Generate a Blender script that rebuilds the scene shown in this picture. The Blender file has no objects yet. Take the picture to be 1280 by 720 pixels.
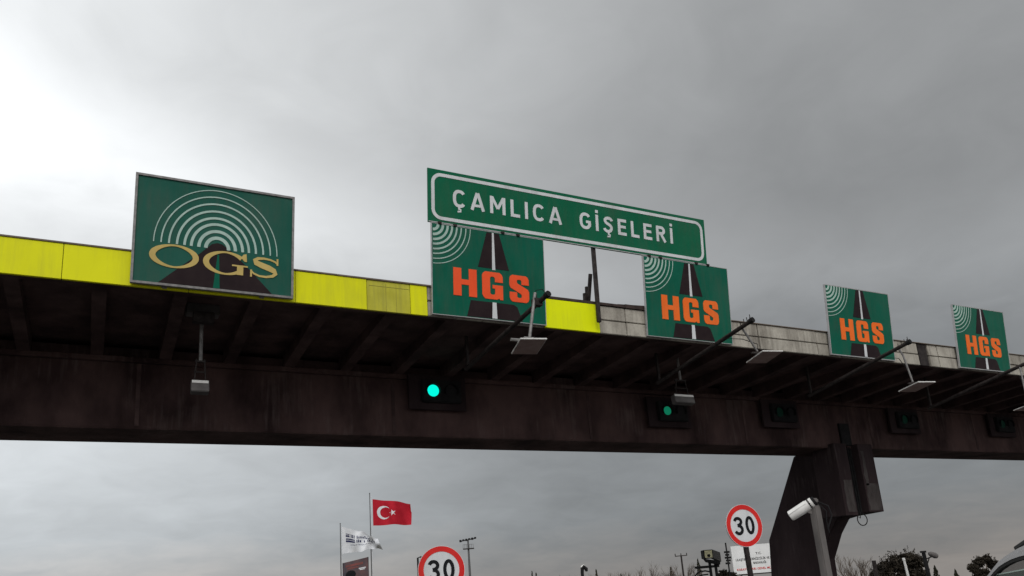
import bpy, bmesh, math, random
from mathutils import Vector, Matrix
R = math.radians
random.seed(7)
scene = bpy.context.scene
COL = scene.collection

# ------------------------------------------------------------------ camera
cam_d = bpy.data.cameras.new('camera')
cam = bpy.data.objects.new('camera', cam_d); COL.objects.link(cam)
right = Vector((0.88939583, -0.45139449, -0.07223617))
down = Vector((0.05536035, 0.2632098, -0.96314891))
fwd = Vector((0.45377338, 0.85262161, 0.25908706))
m = Matrix.Identity(4)
for i in range(3):
    m[i][0] = right[i]; m[i][1] = -down[i]; m[i][2] = -fwd[i]
m.translation = Vector((0, 0, 1.5))
cam.matrix_world = m
cam_d.sensor_width = 36; cam_d.lens = 28.125; cam_d.shift_y = 0.09375
cam_d.clip_start = 0.05; cam_d.clip_end = 6000
scene.camera = cam

# ------------------------------------------------------------------ sky, sun, exposure
SUN_AZ, SUN_EL = R(205), R(40)          # azimuth clockwise from +Y (behind the viewer, a little left)
sun_dir = Vector((math.sin(SUN_AZ)*math.cos(SUN_EL), math.cos(SUN_AZ)*math.cos(SUN_EL), math.sin(SUN_EL)))
world = bpy.data.worlds.new('World'); scene.world = world; world.use_nodes = True
NT = world.node_tree; NT.nodes.clear()
def wn(t, **kw):
    n = NT.nodes.new(t)
    for k, v in kw.items(): setattr(n, k, v)
    return n
def wl(a, b): NT.links.new(a, b)
def wmath(op, a, b=None, c=None, clamp=False):
    n = wn('ShaderNodeMath', operation=op); n.use_clamp = clamp
    for i, v in enumerate((a, b, c)):
        if v is None: continue
        if isinstance(v, (int, float)): n.inputs[i].default_value = v
        else: wl(v, n.inputs[i])
    return n.outputs[0]
def wdot(vec, d):
    n = wn('ShaderNodeVectorMath', operation='DOT_PRODUCT'); wl(vec, n.inputs[0]); n.inputs[1].default_value = d
    return n.outputs['Value']
tc = wn('ShaderNodeTexCoord'); D = tc.outputs['Generated']
sep = wn('ShaderNodeSeparateXYZ'); wl(D, sep.inputs[0])
zc = wmath('MAXIMUM', sep.outputs[2], 0.0)
den = wmath('ADD', zc, 0.22)
comb = wn('ShaderNodeCombineXYZ')
wl(wmath('DIVIDE', sep.outputs[0], den), comb.inputs[0]); wl(wmath('DIVIDE', sep.outputs[1], den), comb.inputs[1])
def wnoise(scale, detail, rough, dist, off):
    mp = wn('ShaderNodeMapping'); mp.inputs['Location'].default_value = off; wl(comb.outputs[0], mp.inputs[0])
    n = wn('ShaderNodeTexNoise'); n.inputs['Scale'].default_value = scale; n.inputs['Detail'].default_value = detail
    n.inputs['Roughness'].default_value = rough; n.inputs['Distortion'].default_value = dist; wl(mp.outputs[0], n.inputs['Vector'])
    return n.outputs['Fac']
n1 = wnoise(0.9, 3, 0.45, 0.4, (40.48, -20.13, 37.2))
n2 = wnoise(2.4, 5, 0.5, 0.5, (-18.49, 43.7, -44.24))
cloud = wmath('ADD', wmath('MULTIPLY', wmath('SUBTRACT', n1, 0.5), 1.0), wmath('MULTIPLY', wmath('SUBTRACT', n2, 0.5), 0.75))
n3 = wnoise(6.5, 6, 0.55, 0.8, (2.7, -9.4, 5.5))
cloud = wmath('ADD', cloud, wmath('MULTIPLY', wmath('SUBTRACT', n3, 0.5), 0.40))
thin = Vector((-0.224, 0.845, 0.485)).normalized()          # the thin bright stretch of cloud
g = wmath('MAXIMUM', wdot(D, thin), 0.0)
glow = wmath('ADD', wmath('MULTIPLY', wmath('POWER', g, 5.3), 0.62), wmath('MULTIPLY', wmath('POWER', g, 24.0), 0.18))
back = wmath('POWER', wmath('MAXIMUM', wmath('MULTIPLY_ADD', wdot(D, sun_dir), 0.5, 0.5), 0.0), 2.0)
lum = wmath('ADD', wmath('ADD', wmath('MULTIPLY', back, 0.80), 0.212), glow)
lum = wmath('MULTIPLY', lum, wmath('MAXIMUM', wmath('MULTIPLY_ADD', cloud, 0.52, 1.0), 0.3))
# a paler streak of thinner cloud right round the sky, and the pale air along the horizon
sq = wmath('DIVIDE', wmath('SUBTRACT', wmath('ADD', wmath('MULTIPLY_ADD', sep.outputs[0], 0.2, sep.outputs[2]), wmath('MULTIPLY', cloud, 0.06)), 0.484), 0.055)
streak = wmath('EXPONENT', wmath('MULTIPLY', wmath('MULTIPLY', sq, sq), -1.0))
hor = wmath('EXPONENT', wmath('MULTIPLY', zc, -28.0))
lum = wmath('MULTIPLY', lum, wmath('ADD', wmath('MULTIPLY_ADD', streak, 0.24, 0.97), wmath('MULTIPLY', hor, 0.12)))
tint = wn('ShaderNodeValToRGB')
wl(wmath('MULTIPLY_ADD', zc, 2.5, wmath('MULTIPLY', cloud, -0.2)), tint.inputs[0])
tint.color_ramp.elements[0].position = 0.0; tint.color_ramp.elements[0].color = (1.06, 0.99, 0.93, 1)
tint.color_ramp.elements[1].position = 0.22; tint.color_ramp.elements[1].color = (0.945, 1.0, 1.04, 1)
e = tint.color_ramp.elements.new(1.0); e.color = (0.975, 1.0, 1.015, 1)
sc_ = wn('ShaderNodeVectorMath', operation='SCALE'); wl(tint.outputs[0], sc_.inputs[0]); wl(lum, sc_.inputs['Scale'])
sky = wn('ShaderNodeTexSky', sky_type='NISHITA'); sky.sun_disc = False
sky.sun_elevation = SUN_EL; sky.sun_rotation = SUN_AZ; sky.air_density = 1.0; sky.dust_density = 4.0
bg1 = wn('ShaderNodeBackground'); wl(sky.outputs[0], bg1.inputs[0]); bg1.inputs[1].default_value = 0.05
bg2 = wn('ShaderNodeBackground'); wl(sc_.outputs[0], bg2.inputs[0]); bg2.inputs[1].default_value = 1.0
mixs = wn('ShaderNodeMixShader'); mixs.inputs[0].default_value = 0.93       # cloud cover over the clear sky
wl(bg1.outputs[0], mixs.inputs[1]); wl(bg2.outputs[0], mixs.inputs[2])
wo = wn('ShaderNodeOutputWorld'); wl(mixs.outputs[0], wo.inputs[0])

sun_l = bpy.data.lights.new('sun', 'SUN'); sun_l.energy = 1.05; sun_l.angle = R(28); sun_l.color = (1, 0.96, 0.9)
sun = bpy.data.objects.new('sun', sun_l); COL.objects.link(sun)
sun.rotation_euler = (-sun_dir).to_track_quat('-Z', 'Y').to_euler()
vs = scene.view_settings
vs.view_transform = 'Standard'; vs.look = 'None'; vs.exposure = 0.0; vs.gamma = 1.0; vs.use_curve_mapping = False

# ------------------------------------------------------------------ materials
MATS = {}
def mat(name, col, col2=None, rough=0.7, scale=3.0, detail=5, metal=0.0, bump=0.0, bscale=None, stretch=(1, 1, 1),
        lo=0.35, hi=0.65, emit=None, estr=0.0, spec=0.5, coords='Object', alpha=None, grime=0.0, gcol=(0.10, 0.085, 0.07), glo=0.20, ghi=0.42):
    if name in MATS: return MATS[name]
    mt = bpy.data.materials.new(name); mt.use_nodes = True
    t = mt.node_tree; b = t.nodes['Principled BSDF']
    b.inputs['Base Color'].default_value = (*col, 1); b.inputs['Roughness'].default_value = rough
    b.inputs['Metallic'].default_value = metal; b.inputs['Specular IOR Level'].default_value = spec
    tcn = t.nodes.new('ShaderNodeTexCoord')
    geo = t.nodes.new('ShaderNodeNewGeometry')
    src = geo.outputs['Position'] if coords == 'World' else tcn.outputs['Object']
    mp = t.nodes.new('ShaderNodeMapping'); mp.inputs['Scale'].default_value = stretch; t.links.new(src, mp.inputs[0])
    if col2 is not None:
        nz = t.nodes.new('ShaderNodeTexNoise'); nz.inputs['Scale'].default_value = scale; nz.inputs['Detail'].default_value = detail
        nz.inputs['Roughness'].default_value = 0.6
        t.links.new(mp.outputs[0], nz.inputs['Vector'])
        rp = t.nodes.new('ShaderNodeValToRGB'); t.links.new(nz.outputs['Fac'], rp.inputs[0])
        rp.color_ramp.elements[0].position = lo; rp.color_ramp.elements[0].color = (*col, 1)
        rp.color_ramp.elements[1].position = hi; rp.color_ramp.elements[1].color = (*col2, 1)
        t.links.new(rp.outputs[0], b.inputs['Base Color'])
    if grime:                                     # rain streaks and dust: long vertical runs of dirt
        mg = t.nodes.new('ShaderNodeMapping'); mg.inputs['Scale'].default_value = (7, 7, 0.55); t.links.new(src, mg.inputs[0])
        ng = t.nodes.new('ShaderNodeTexNoise'); ng.inputs['Scale'].default_value = 1.6; ng.inputs['Detail'].default_value = 7; ng.inputs['Roughness'].default_value = 0.65
        t.links.new(mg.outputs[0], ng.inputs['Vector'])
        nb2 = t.nodes.new('ShaderNodeTexNoise'); nb2.inputs['Scale'].default_value = 1.1; nb2.inputs['Detail'].default_value = 4; t.links.new(src, nb2.inputs['Vector'])
        mu = t.nodes.new('ShaderNodeMath'); mu.operation = 'MULTIPLY'; t.links.new(ng.outputs['Fac'], mu.inputs[0]); t.links.new(nb2.outputs['Fac'], mu.inputs[1])
        mr = t.nodes.new('ShaderNodeMapRange'); mr.inputs[1].default_value = glo; mr.inputs[2].default_value = ghi; mr.inputs[3].default_value = 0.0; mr.inputs[4].default_value = grime
        t.links.new(mu.outputs[0], mr.inputs[0])
        mx_ = t.nodes.new('ShaderNodeMixRGB'); t.links.new(mr.outputs[0], mx_.inputs[0]); t.links.new(rp.outputs[0], mx_.inputs[1]); mx_.inputs[2].default_value = (*gcol, 1)
        t.links.new(mx_.outputs[0], b.inputs['Base Color'])
    if bump:
        nb = t.nodes.new('ShaderNodeTexNoise'); nb.inputs['Scale'].default_value = bscale or scale*6; nb.inputs['Detail'].default_value = 6
        t.links.new(mp.outputs[0], nb.inputs['Vector'])
        bp = t.nodes.new('ShaderNodeBump'); bp.inputs['Strength'].default_value = bump; bp.inputs['Distance'].default_value = 0.02
        t.links.new(nb.outputs['Fac'], bp.inputs['Height']); t.links.new(bp.outputs[0], b.inputs['Normal'])
    if emit:
        b.inputs['Emission Color'].default_value = (*emit, 1); b.inputs['Emission Strength'].default_value = estr
    if alpha is not None:
        b.inputs['Alpha'].default_value = alpha
    MATS[name] = mt
    return mt

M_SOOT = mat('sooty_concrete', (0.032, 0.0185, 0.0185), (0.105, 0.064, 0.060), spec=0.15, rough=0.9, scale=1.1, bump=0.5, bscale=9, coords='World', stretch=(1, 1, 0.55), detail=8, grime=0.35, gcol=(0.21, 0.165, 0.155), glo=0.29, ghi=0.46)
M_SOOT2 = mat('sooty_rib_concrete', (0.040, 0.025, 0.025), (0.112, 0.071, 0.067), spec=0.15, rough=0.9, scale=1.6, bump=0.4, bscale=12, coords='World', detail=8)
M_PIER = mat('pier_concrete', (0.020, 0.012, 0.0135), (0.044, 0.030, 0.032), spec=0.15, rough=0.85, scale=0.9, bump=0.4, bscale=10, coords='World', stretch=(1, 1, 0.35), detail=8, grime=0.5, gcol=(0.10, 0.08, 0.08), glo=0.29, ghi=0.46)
M_PALE = mat('pale_patch_concrete', (0.045, 0.037, 0.036), (0.085, 0.074, 0.072), spec=0.2, rough=0.9, scale=4, coords='World', stretch=(1, 1, 0.4), bump=0.4, bscale=20)
M_BLOCK = mat('parapet_concrete', (0.20, 0.178, 0.15), (0.44, 0.41, 0.355), rough=0.9, scale=2.2, bump=0.5, bscale=22, coords='World', lo=0.24, hi=0.58, detail=9, stretch=(1, 1, 0.7), grime=0.75)
M_YEL = mat('yellow_panel', (0.74, 0.74, 0.006), (0.82, 0.82, 0.008), spec=0.12, rough=0.5, scale=0.9, coords='World', stretch=(1, 1, 0.5), grime=0.2)
M_YELF = mat('faded_yellow_panel', (0.50, 0.47, 0.04), (0.58, 0.55, 0.06), spec=0.12, rough=0.6, scale=3, coords='World', grime=0.3)
M_YELB = mat('fluorescent_yellow_panel', (0.80, 0.88, 0.003), (0.84, 0.91, 0.004), spec=0.1, rough=0.5, scale=2, coords='World', grime=0.16)
M_YELD = mat('yellow_seam_dirt', (0.30, 0.27, 0.03), (0.38, 0.35, 0.045), rough=0.7, scale=9, coords='World')
M_DARK = mat('dark_roof_metal', (0.035, 0.026, 0.024), (0.07, 0.05, 0.045), rough=0.7, scale=5, coords='World', spec=0.1)
M_BROWN = mat('brown_flashing', (0.10, 0.075, 0.055), (0.16, 0.12, 0.09), rough=0.7, scale=5, coords='World')
M_GREEN = mat('sign_green', (0.001, 0.098, 0.058), (0.002, 0.118, 0.072), rough=0.42, scale=1.5, coords='World', bump=0.03, bscale=3, spec=0.1, grime=0.22)
M_GREEN2 = mat('sign_green_name', (0.001, 0.112, 0.052), (0.003, 0.128, 0.062), rough=0.42, scale=1.5, coords='World', spec=0.1, grime=0.22)
M_GREENO = mat('sign_green_weathered', (0.010, 0.092, 0.066), (0.018, 0.108, 0.080), rough=0.42, scale=1.5, coords='World', spec=0.1, grime=0.25)
M_ROAD = mat('sign_dark_road', (0.018, 0.010, 0.012), (0.026, 0.016, 0.017), rough=0.5, scale=4, coords='World', spec=0.1)
M_ORANGE = mat('sign_orange', (0.92, 0.098, 0.028), (0.96, 0.115, 0.034), rough=0.5, scale=3, coords='World', spec=0.1, grime=0.16)
M_ORANGE2 = mat('sign_orange_light', (0.95, 0.165, 0.022), (0.98, 0.185, 0.03), rough=0.5, scale=3, coords='World', spec=0.1, grime=0.18)
M_ARC = mat('sign_pale_arc', (0.38, 0.52, 0.47), (0.46, 0.60, 0.54), rough=0.5, scale=6, coords='World', spec=0.1, grime=0.2)
M_WHITE = mat('sign_white', (0.64, 0.66, 0.68), (0.72, 0.73, 0.75), rough=0.45, scale=4, coords='World', spec=0.1, grime=0.22)
M_BOARD = mat('board_white', (0.78, 0.79, 0.80), (0.84, 0.84, 0.85), rough=0.5, scale=3, spec=0.2, grime=0.15)
M_GOLD = mat('sign_gold', (0.52, 0.39, 0.13), (0.60, 0.45, 0.16), rough=0.5, scale=4, coords='World', spec=0.1, grime=0.2)
M_ALU = mat('sign_frame_aluminium', (0.34, 0.34, 0.35), (0.44, 0.43, 0.43), rough=0.5, scale=8, coords='World', metal=0.2)
M_STEEL = mat('galvanised_steel', (0.16, 0.152, 0.15), (0.26, 0.25, 0.245), rough=0.55, scale=14, metal=0.35, coords='World')
M_PIPE = mat('dull_brown_pipe', (0.022, 0.018, 0.018), (0.05, 0.042, 0.04), rough=0.6, scale=10, metal=0.2, coords='World', spec=0.1)
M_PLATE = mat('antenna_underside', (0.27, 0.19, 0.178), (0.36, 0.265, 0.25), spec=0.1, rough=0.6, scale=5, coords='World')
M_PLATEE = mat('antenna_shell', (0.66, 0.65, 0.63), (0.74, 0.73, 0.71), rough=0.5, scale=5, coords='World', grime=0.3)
M_BLACK = mat('matt_black', (0.012, 0.012, 0.013), (0.022, 0.021, 0.022), rough=0.75, scale=6, coords='World', spec=0.1)
M_RED = mat('sign_red', (0.62, 0.022, 0.022), (0.70, 0.030, 0.026), rough=0.45, scale=5, coords='World', spec=0.1, grime=0.15)
M_INK = mat('sign_black_ink', (0.010, 0.011, 0.013), rough=0.55, spec=0.1)
M_FRED = mat('flag_red', (0.40, 0.014, 0.028), (0.50, 0.020, 0.036), rough=0.85, scale=1.5, spec=0.1)
M_FWHITE = mat('flag_white', (0.62, 0.64, 0.68), (0.75, 0.76, 0.79), rough=0.85, scale=2)
M_FINK = mat('flag_navy_ink', (0.02, 0.024, 0.09), rough=0.8)
M_BAN = mat('banner_dark_print', (0.045, 0.042, 0.055), (0.13, 0.06, 0.06), rough=0.7, scale=1.6)
M_BANR = mat('banner_red_print', (0.20, 0.05, 0.045), (0.12, 0.04, 0.035), rough=0.7, scale=2)
M_POLE = mat('grey_pole', (0.09, 0.092, 0.095), (0.14, 0.14, 0.142), rough=0.5, scale=6, metal=0.3)
M_CCTV = mat('cctv_white', (0.76, 0.75, 0.73), (0.82, 0.81, 0.79), rough=0.35, scale=4, grime=0.25)
M_POST = mat('cctv_post_grey', (0.085, 0.076, 0.074), (0.15, 0.136, 0.13), rough=0.7, scale=9, stretch=(1, 1, 0.3))
M_ASPH = mat('asphalt', (0.040, 0.040, 0.042), (0.062, 0.060, 0.058), rough=0.95, scale=1.2, bump=0.4, bscale=60, coords='World', detail=9)
M_KERB = mat('kerb_concrete', (0.22, 0.21, 0.20), (0.32, 0.30, 0.28), rough=0.9, scale=4, coords='World')
M_GRND = mat('scrub_ground', (0.045, 0.043, 0.022), (0.09, 0.075, 0.045), rough=1.0, scale=0.15, coords='World', detail=9)
M_PAINT = mat('road_paint', (0.55, 0.55, 0.53), (0.7, 0.7, 0.68), rough=0.8, scale=6, coords='World')
M_BARK = mat('bark', (0.075, 0.052, 0.038), (0.13, 0.095, 0.07), rough=0.95, scale=4, spec=0.1)
M_TWIG = mat('dry_twig', (0.085, 0.068, 0.056), (0.14, 0.115, 0.095), rough=0.95, scale=2, spec=0.1)
M_LEAFD = mat('dark_evergreen_leaf', (0.020, 0.017, 0.014), (0.048, 0.040, 0.030), rough=0.8, scale=1.3, spec=0.1)
M_CYP = mat('cypress_leaf', (0.014, 0.016, 0.010), (0.032, 0.032, 0.018), rough=0.8, scale=1.3, spec=0.1)
M_CAR = mat('silver_car_paint', (0.42, 0.42, 0.43), (0.45, 0.45, 0.46), rough=0.3, scale=2, metal=0.3)
M_RUB = mat('black_rubber', (0.012, 0.012, 0.012), (0.02, 0.02, 0.02), rough=0.8, scale=9)
M_GLASS = mat('greenish_car_glass', (0.05, 0.075, 0.065), (0.06, 0.085, 0.075), rough=0.06, scale=2, spec=0.8, alpha=0.72)
M_GLEDGE = mat('glass_edge', (0.42, 0.52, 0.47), rough=0.3)
M_INT = mat('car_interior_red', (0.08, 0.015, 0.018), (0.12, 0.022, 0.025), rough=0.9, scale=5)
M_INTG = mat('car_interior_grey', (0.05, 0.05, 0.05), (0.09, 0.09, 0.085), rough=0.9, scale=5)
M_RIM = mat('alloy_rim', (0.5, 0.5, 0.52), rough=0.3, metal=0.9)
M_TAIL = mat('tail_lamp_red', (0.35, 0.01, 0.01), rough=0.15)
M_HEAD = mat('headlamp_lens', (0.6, 0.62, 0.65), rough=0.08)
M_CREAM = mat('flood_cream', (0.50, 0.47, 0.27), (0.62, 0.58, 0.36), rough=0.5, scale=7)
M_LENSOFF = mat('lamp_lens_dark_red', (0.03, 0.008, 0.008), rough=0.2)
M_BOX = mat('grey_box', (0.06, 0.054, 0.052), (0.10, 0.092, 0.09), rough=0.6, scale=6, coords='World')

# ------------------------------------------------------------------ mesh helpers
class MB:
    def __init__(s): s.v = []; s.f = []
    def add(s, vs, fs):
        o = len(s.v); s.v += [tuple(p) for p in vs]; s.f += [tuple(i+o for i in q) for q in fs]; return s
    def box(s, a, b, taper=None):
        (x0, y0, z0), (x1, y1, z1) = a, b
        return s.add([(x0,y0,z0),(x1,y0,z0),(x1,y1,z0),(x0,y1,z0),(x0,y0,z1),(x1,y0,z1),(x1,y1,z1),(x0,y1,z1)],
                     [(3,2,1,0),(4,5,6,7),(0,1,5,4),(1,2,6,5),(2,3,7,6),(3,0,4,7)])
    def tube(s, pts, r, n=8, caps=True):
        pts = [Vector(p) for p in pts]; rs = r if isinstance(r, (list, tuple)) else [r]*len(pts)
        rings = []; up = None
        for i, p in enumerate(pts):
            t = (pts[min(i+1, len(pts)-1)] - pts[max(i-1, 0)]).normalized()
            if up is None:
                up = Vector((0,0,1)) if abs(t.z) < 0.9 else Vector((1,0,0))
            x = t.cross(up).normalized(); y = x.cross(t).normalized(); up = y
            rings.append([p + (x*math.cos(2*math.pi*k/n) + y*math.sin(2*math.pi*k/n))*rs[i] for k in range(n)])
        vs = [q for rg in rings for q in rg]; fs = []
        for i in range(len(pts)-1):
            for k in range(n):
                fs.append((i*n+k, i*n+(k+1)%n, (i+1)*n+(k+1)%n, (i+1)*n+k))
        if caps:
            fs.append(tuple(range(n-1, -1, -1))); fs.append(tuple((len(pts)-1)*n+k for k in range(n)))
        return s.add(vs, fs)
    def bar(s, a, b, w, h):                       # square section between two points
        a, b = Vector(a), Vector(b); t = (b-a).normalized()
        up = Vector((0,0,1)) if abs(t.z) < 0.95 else Vector((0,1,0))
        x = t.cross(up).normalized()*w/2; y = x.cross(t).normalized()*h/2
        vs = [a-x-y, a+x-y, a+x+y, a-x+y, b-x-y, b+x-y, b+x+y, b-x+y]
        return s.add(vs, [(3,2,1,0),(4,5,6,7),(0,1,5,4),(1,2,6,5),(2,3,7,6),(3,0,4,7)])
    def prism(s, poly, axis, a, b):               # polygon (p,q) swept along an axis from a to b
        def P(p, q, t):
            return {'x': (t,p,q), 'y': (p,t,q), 'z': (p,q,t)}[axis]
        n = len(poly); vs = [P(p,q,a) for p,q in poly] + [P(p,q,b) for p,q in poly]
        fs = [tuple(range(n-1,-1,-1)), tuple(range(n, 2*n))] + [(i,(i+1)%n,n+(i+1)%n,n+i) for i in range(n)]
        return s.add(vs, fs)
    def ribbon(s, pts, y0, y1, closed=False):     # flat stroke in the x,z plane: (x, z, width)
        n = len(pts); L = []; Rr = []
        for i, (x, z, w) in enumerate(pts):
            a = pts[(i-1) % n] if closed or i > 0 else pts[i]
            b = pts[(i+1) % n] if closed or i < n-1 else pts[i]
            t = Vector((b[0]-a[0], b[1]-a[1])).normalized(); nn = Vector((-t.y, t.x))*w/2
            L.append((x+nn.x, z+nn.y)); Rr.append((x-nn.x, z-nn.y))
        vs = []
        for (lx, lz), (rx, rz) in zip(L, Rr):
            vs += [(lx,y0,lz),(rx,y0,rz),(lx,y1,lz),(rx,y1,rz)]
        fs = []; rng = n if closed else n-1
        for i in range(rng):
            a = 4*i; b = 4*((i+1) % n)
            fs += [(a,a+1,b+1,b),(a+3,a+2,b+2,b+3),(a+2,a,b,b+2),(a+1,a+3,b+3,b+1)]
        if not closed:
            fs += [(1,0,2,3), (4*n-4,4*n-3,4*n-1,4*n-2)]
        return s.add(vs, fs)
    def disc(s, c, r, y0, y1, n=40):              # short cylinder along y
        return s.prism([(c[0]+r*math.cos(2*math.pi*k/n), c[1]+r*math.sin(2*math.pi*k/n)) for k in range(n)], 'y', y0, y1)
    def build(s, name, material, parent=None, smooth=False, bevel=0.0):
        me = bpy.data.meshes.new(name); me.from_pydata(s.v, [], s.f)
        bm = bmesh.new(); bm.from_mesh(me); bmesh.ops.recalc_face_normals(bm, faces=bm.faces)
        if bevel: bmesh.ops.bevel(bm, geom=[e for e in bm.edges if e.is_manifold and e.calc_face_angle(0) > 0.5], offset=bevel, segments=2, affect='EDGES', clamp_overlap=True)
        bm.to_mesh(me); bm.free()
        me.materials.append(material)
        if smooth:
            for p in me.polygons: p.use_smooth = True
            try: me.set_sharp_from_angle(angle=R(40))
            except Exception: pass
        o = bpy.data.objects.new(name, me); COL.objects.link(o)
        if parent: o.parent = parent
        return o
def tag(o, label, cat, group=None):
    o['label'] = label; o['category'] = cat
    if group: o['group'] = group
    return o
def empty(name, loc=(0,0,0), rot=(0,0,0)):
    o = bpy.data.objects.new(name, None); COL.objects.link(o); o.location = loc; o.rotation_euler = rot; o.empty_display_size = 0.2
    return o
def thing(name, label, cat, loc=(0,0,0), rot=(0,0,0), group=None):
    return tag(empty(name, loc, rot), label, cat, group)
def struct(o): o['kind'] = 'structure'; return o
def share(src, parent, loc=(0,0,0), name=None):
    c = src.copy(); COL.objects.link(c); c.parent = parent; c.location = loc
    return c
def copy_tree(o, parent=None):
    c = o.copy(); COL.objects.link(c); c.parent = parent
    for ch in o.children: copy_tree(ch, c)
    return c
def text_part(name, s, x0, x1, z0, cap, y, material, parent, bold=0.0, depth=0.004):
    """letters as thin geometry fitted between x0 and x1 (facing -y) with the given cap height"""
    cu = bpy.data.curves.new(name, 'FONT'); cu.body = s; cu.size = 1.0; cu.offset = bold; cu.extrude = 0.0; cu.resolution_u = 3
    to = bpy.data.objects.new(name, cu); COL.objects.link(to)
    dg = bpy.context.evaluated_depsgraph_get(); me = bpy.data.meshes.new_from_object(to.evaluated_get(dg))
    bpy.data.objects.remove(to); bpy.data.curves.remove(cu)
    xs = [v.co.x for v in me.vertices]; mn, mx = min(xs), max(xs)
    k = (x1-x0)/(mx-mn); kz = cap/0.70
    for v in me.vertices: v.co = (x0+(v.co.x-mn)*k, y, z0+v.co.y*kz)
    bm = bmesh.new(); bm.from_mesh(me)
    r = bmesh.ops.extrude_face_region(bm, geom=bm.faces[:])
    for v in [q for q in r['geom'] if isinstance(q, bmesh.types.BMVert)]: v.co.y += depth
    bmesh.ops.recalc_face_normals(bm, faces=bm.faces); bm.to_mesh(me); bm.free()
    me.materials.clear(); me.materials.append(material)
    o = bpy.data.objects.new(name, me); COL.objects.link(o); o.parent = parent
    return o

# ------------------------------------------------------------------ ground
def gz(x, y):
    d = math.hypot(x, y)
    return 0.0 if d < 48 else -(d-48)*0.032 - 1.2*min(1, (d-48)/40)*(0.5+0.5*math.sin(x*0.031)*math.cos(y*0.027))
mb = MB()
rings = [0, 12, 24, 36, 46, 52, 60, 70, 85, 100, 120, 150, 190, 240, 320, 450, 650, 1000, 1600, 2600]
NA = 72; vs_ = [(0, 0, -0.02)]; fs_ = []
for r in rings[1:]:
    for k in range(NA):
        a = 2*math.pi*k/NA; x, y = r*math.cos(a), r*math.sin(a); vs_.append((x, y, gz(x, y)-0.02))
for k in range(NA): fs_.append((0, 1+k, 1+(k+1) % NA))
for i in range(len(rings)-2):
    for k in range(NA):
        a = 1+i*NA; fs_.append((a+k, a+NA+k, a+NA+(k+1) % NA, a+(k+1) % NA))
mb.add(vs_, fs_); struct(mb.build('ground', M_GRND))
mb = MB().add([(-26,-30,0),(42,-30,0),(42,33,0),(-26,33,0)], [(0,1,2,3)])
road = struct(mb.build('road', M_ASPH))
for i, x in enumerate((-2.0, 3.95, 8.55, 13.2, 17.95, 22.7)):
    mb = MB().prism([(x-0.45, 2.2), (x-0.3, 1.5), (x, 1.2), (x+0.3, 1.5), (x+0.45, 2.2), (x+0.45, 21), (x+0.3, 21.6), (x-0.3, 21.6), (x-0.45, 21)], 'z', -0.01, 0.15)
    isl = struct(mb.build('traffic_island', M_KERB, bevel=0.02))
for x in (1.0, 6.2, 10.9, 15.6, 20.3):
    for y in (-14, -8, -2):
        l = MB().box((x-2.35-0.06, y, 0.003), (x-2.35+0.06, y+3, 0.006)).build('lane_marking', M_PAINT, road)

# ------------------------------------------------------------------ toll canopy
XL, XR = -9.0, 34.0
YF, YB0, YB1, YR = 12.0, 15.2, 16.42, 19.6
can = thing('toll_canopy', 'long dark sooty concrete toll plaza canopy with a deep beam and ribbed underside', 'canopy', (0, 0, 0))
# deep beam with small formwork offsets
bm_ = MB()
xs = [XL, -4.2, 0.55, 5.3, 10.05, 14.8, 19.55, 24.3, 29.05, XR]
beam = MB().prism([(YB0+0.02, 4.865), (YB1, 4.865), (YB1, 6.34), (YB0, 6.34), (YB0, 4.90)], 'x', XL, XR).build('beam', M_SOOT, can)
for x in xs[1:-1]:                                    # pour joints standing slightly proud of the face
    MB().box((x-0.035, YB0-0.012, 4.92), (x+0.035, YB0+0.02, 6.18)).build('pour_joint', M_SOOT2, beam)
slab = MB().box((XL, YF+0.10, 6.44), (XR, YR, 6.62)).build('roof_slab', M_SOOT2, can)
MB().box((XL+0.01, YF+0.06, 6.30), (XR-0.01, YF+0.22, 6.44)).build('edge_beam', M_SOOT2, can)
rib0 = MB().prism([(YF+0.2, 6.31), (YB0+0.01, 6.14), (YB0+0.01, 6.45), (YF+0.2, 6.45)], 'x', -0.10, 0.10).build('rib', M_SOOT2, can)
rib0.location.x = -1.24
k = -1.24
ribx = []
x = -1.24 - 1.105*7
while x < XR-0.3:
    if abs(x+1.24) > 0.02: share(rib0, can, (x, 0, 0))
    ribx.append(x); x += 1.105
rearrib = MB().prism([(YR-0.1, 6.32), (YB1-0.01, 6.14), (YB1-0.01, 6.45), (YR-0.1, 6.45)], 'x', -0.10, 0.10).build('rear_rib', M_SOOT2, can)
rearrib.location.x = ribx[0]
for x in ribx[2::2]: share(rearrib, can, (x, 0, 0))
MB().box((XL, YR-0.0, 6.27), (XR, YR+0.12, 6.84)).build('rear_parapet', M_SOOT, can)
# stub beam blocks where rib meets beam: a shallow ledge
MB().box((XL+0.02, YB0-0.10, 6.06), (XR-0.02, YB0+0.01, 6.15)).build('ledge', M_SOOT, can)

# parapet along the front edge
par = MB().box((XL+0.01, YF+0.055, 6.45), (XR-0.01, YF+0.12, 6.80)).build('parapet', M_DARK, can)
def panel(x0, x1, material, z0=6.265, z1=6.80, y=YF-0.02, bev=0.004):
    return MB().box((x0+0.004, y, z0), (x1-0.004, y+0.05, z1)).build('fascia_panel', material, par, bevel=bev)
for x0, x1 in ((-9, -7.36), (-7.36, -5.67), (-5.67, -3.98), (-3.98, -2.30), (-2.30, -0.61), (-0.61, 1.05), (1.05, 2.62), (2.62, 3.79)):
    panel(x0, x1, M_YEL)
panel(3.79, 4.55, M_YELF, y=YF-0.012)
panel(4.55, 4.86, M_YEL, y=YF-0.016)
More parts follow.
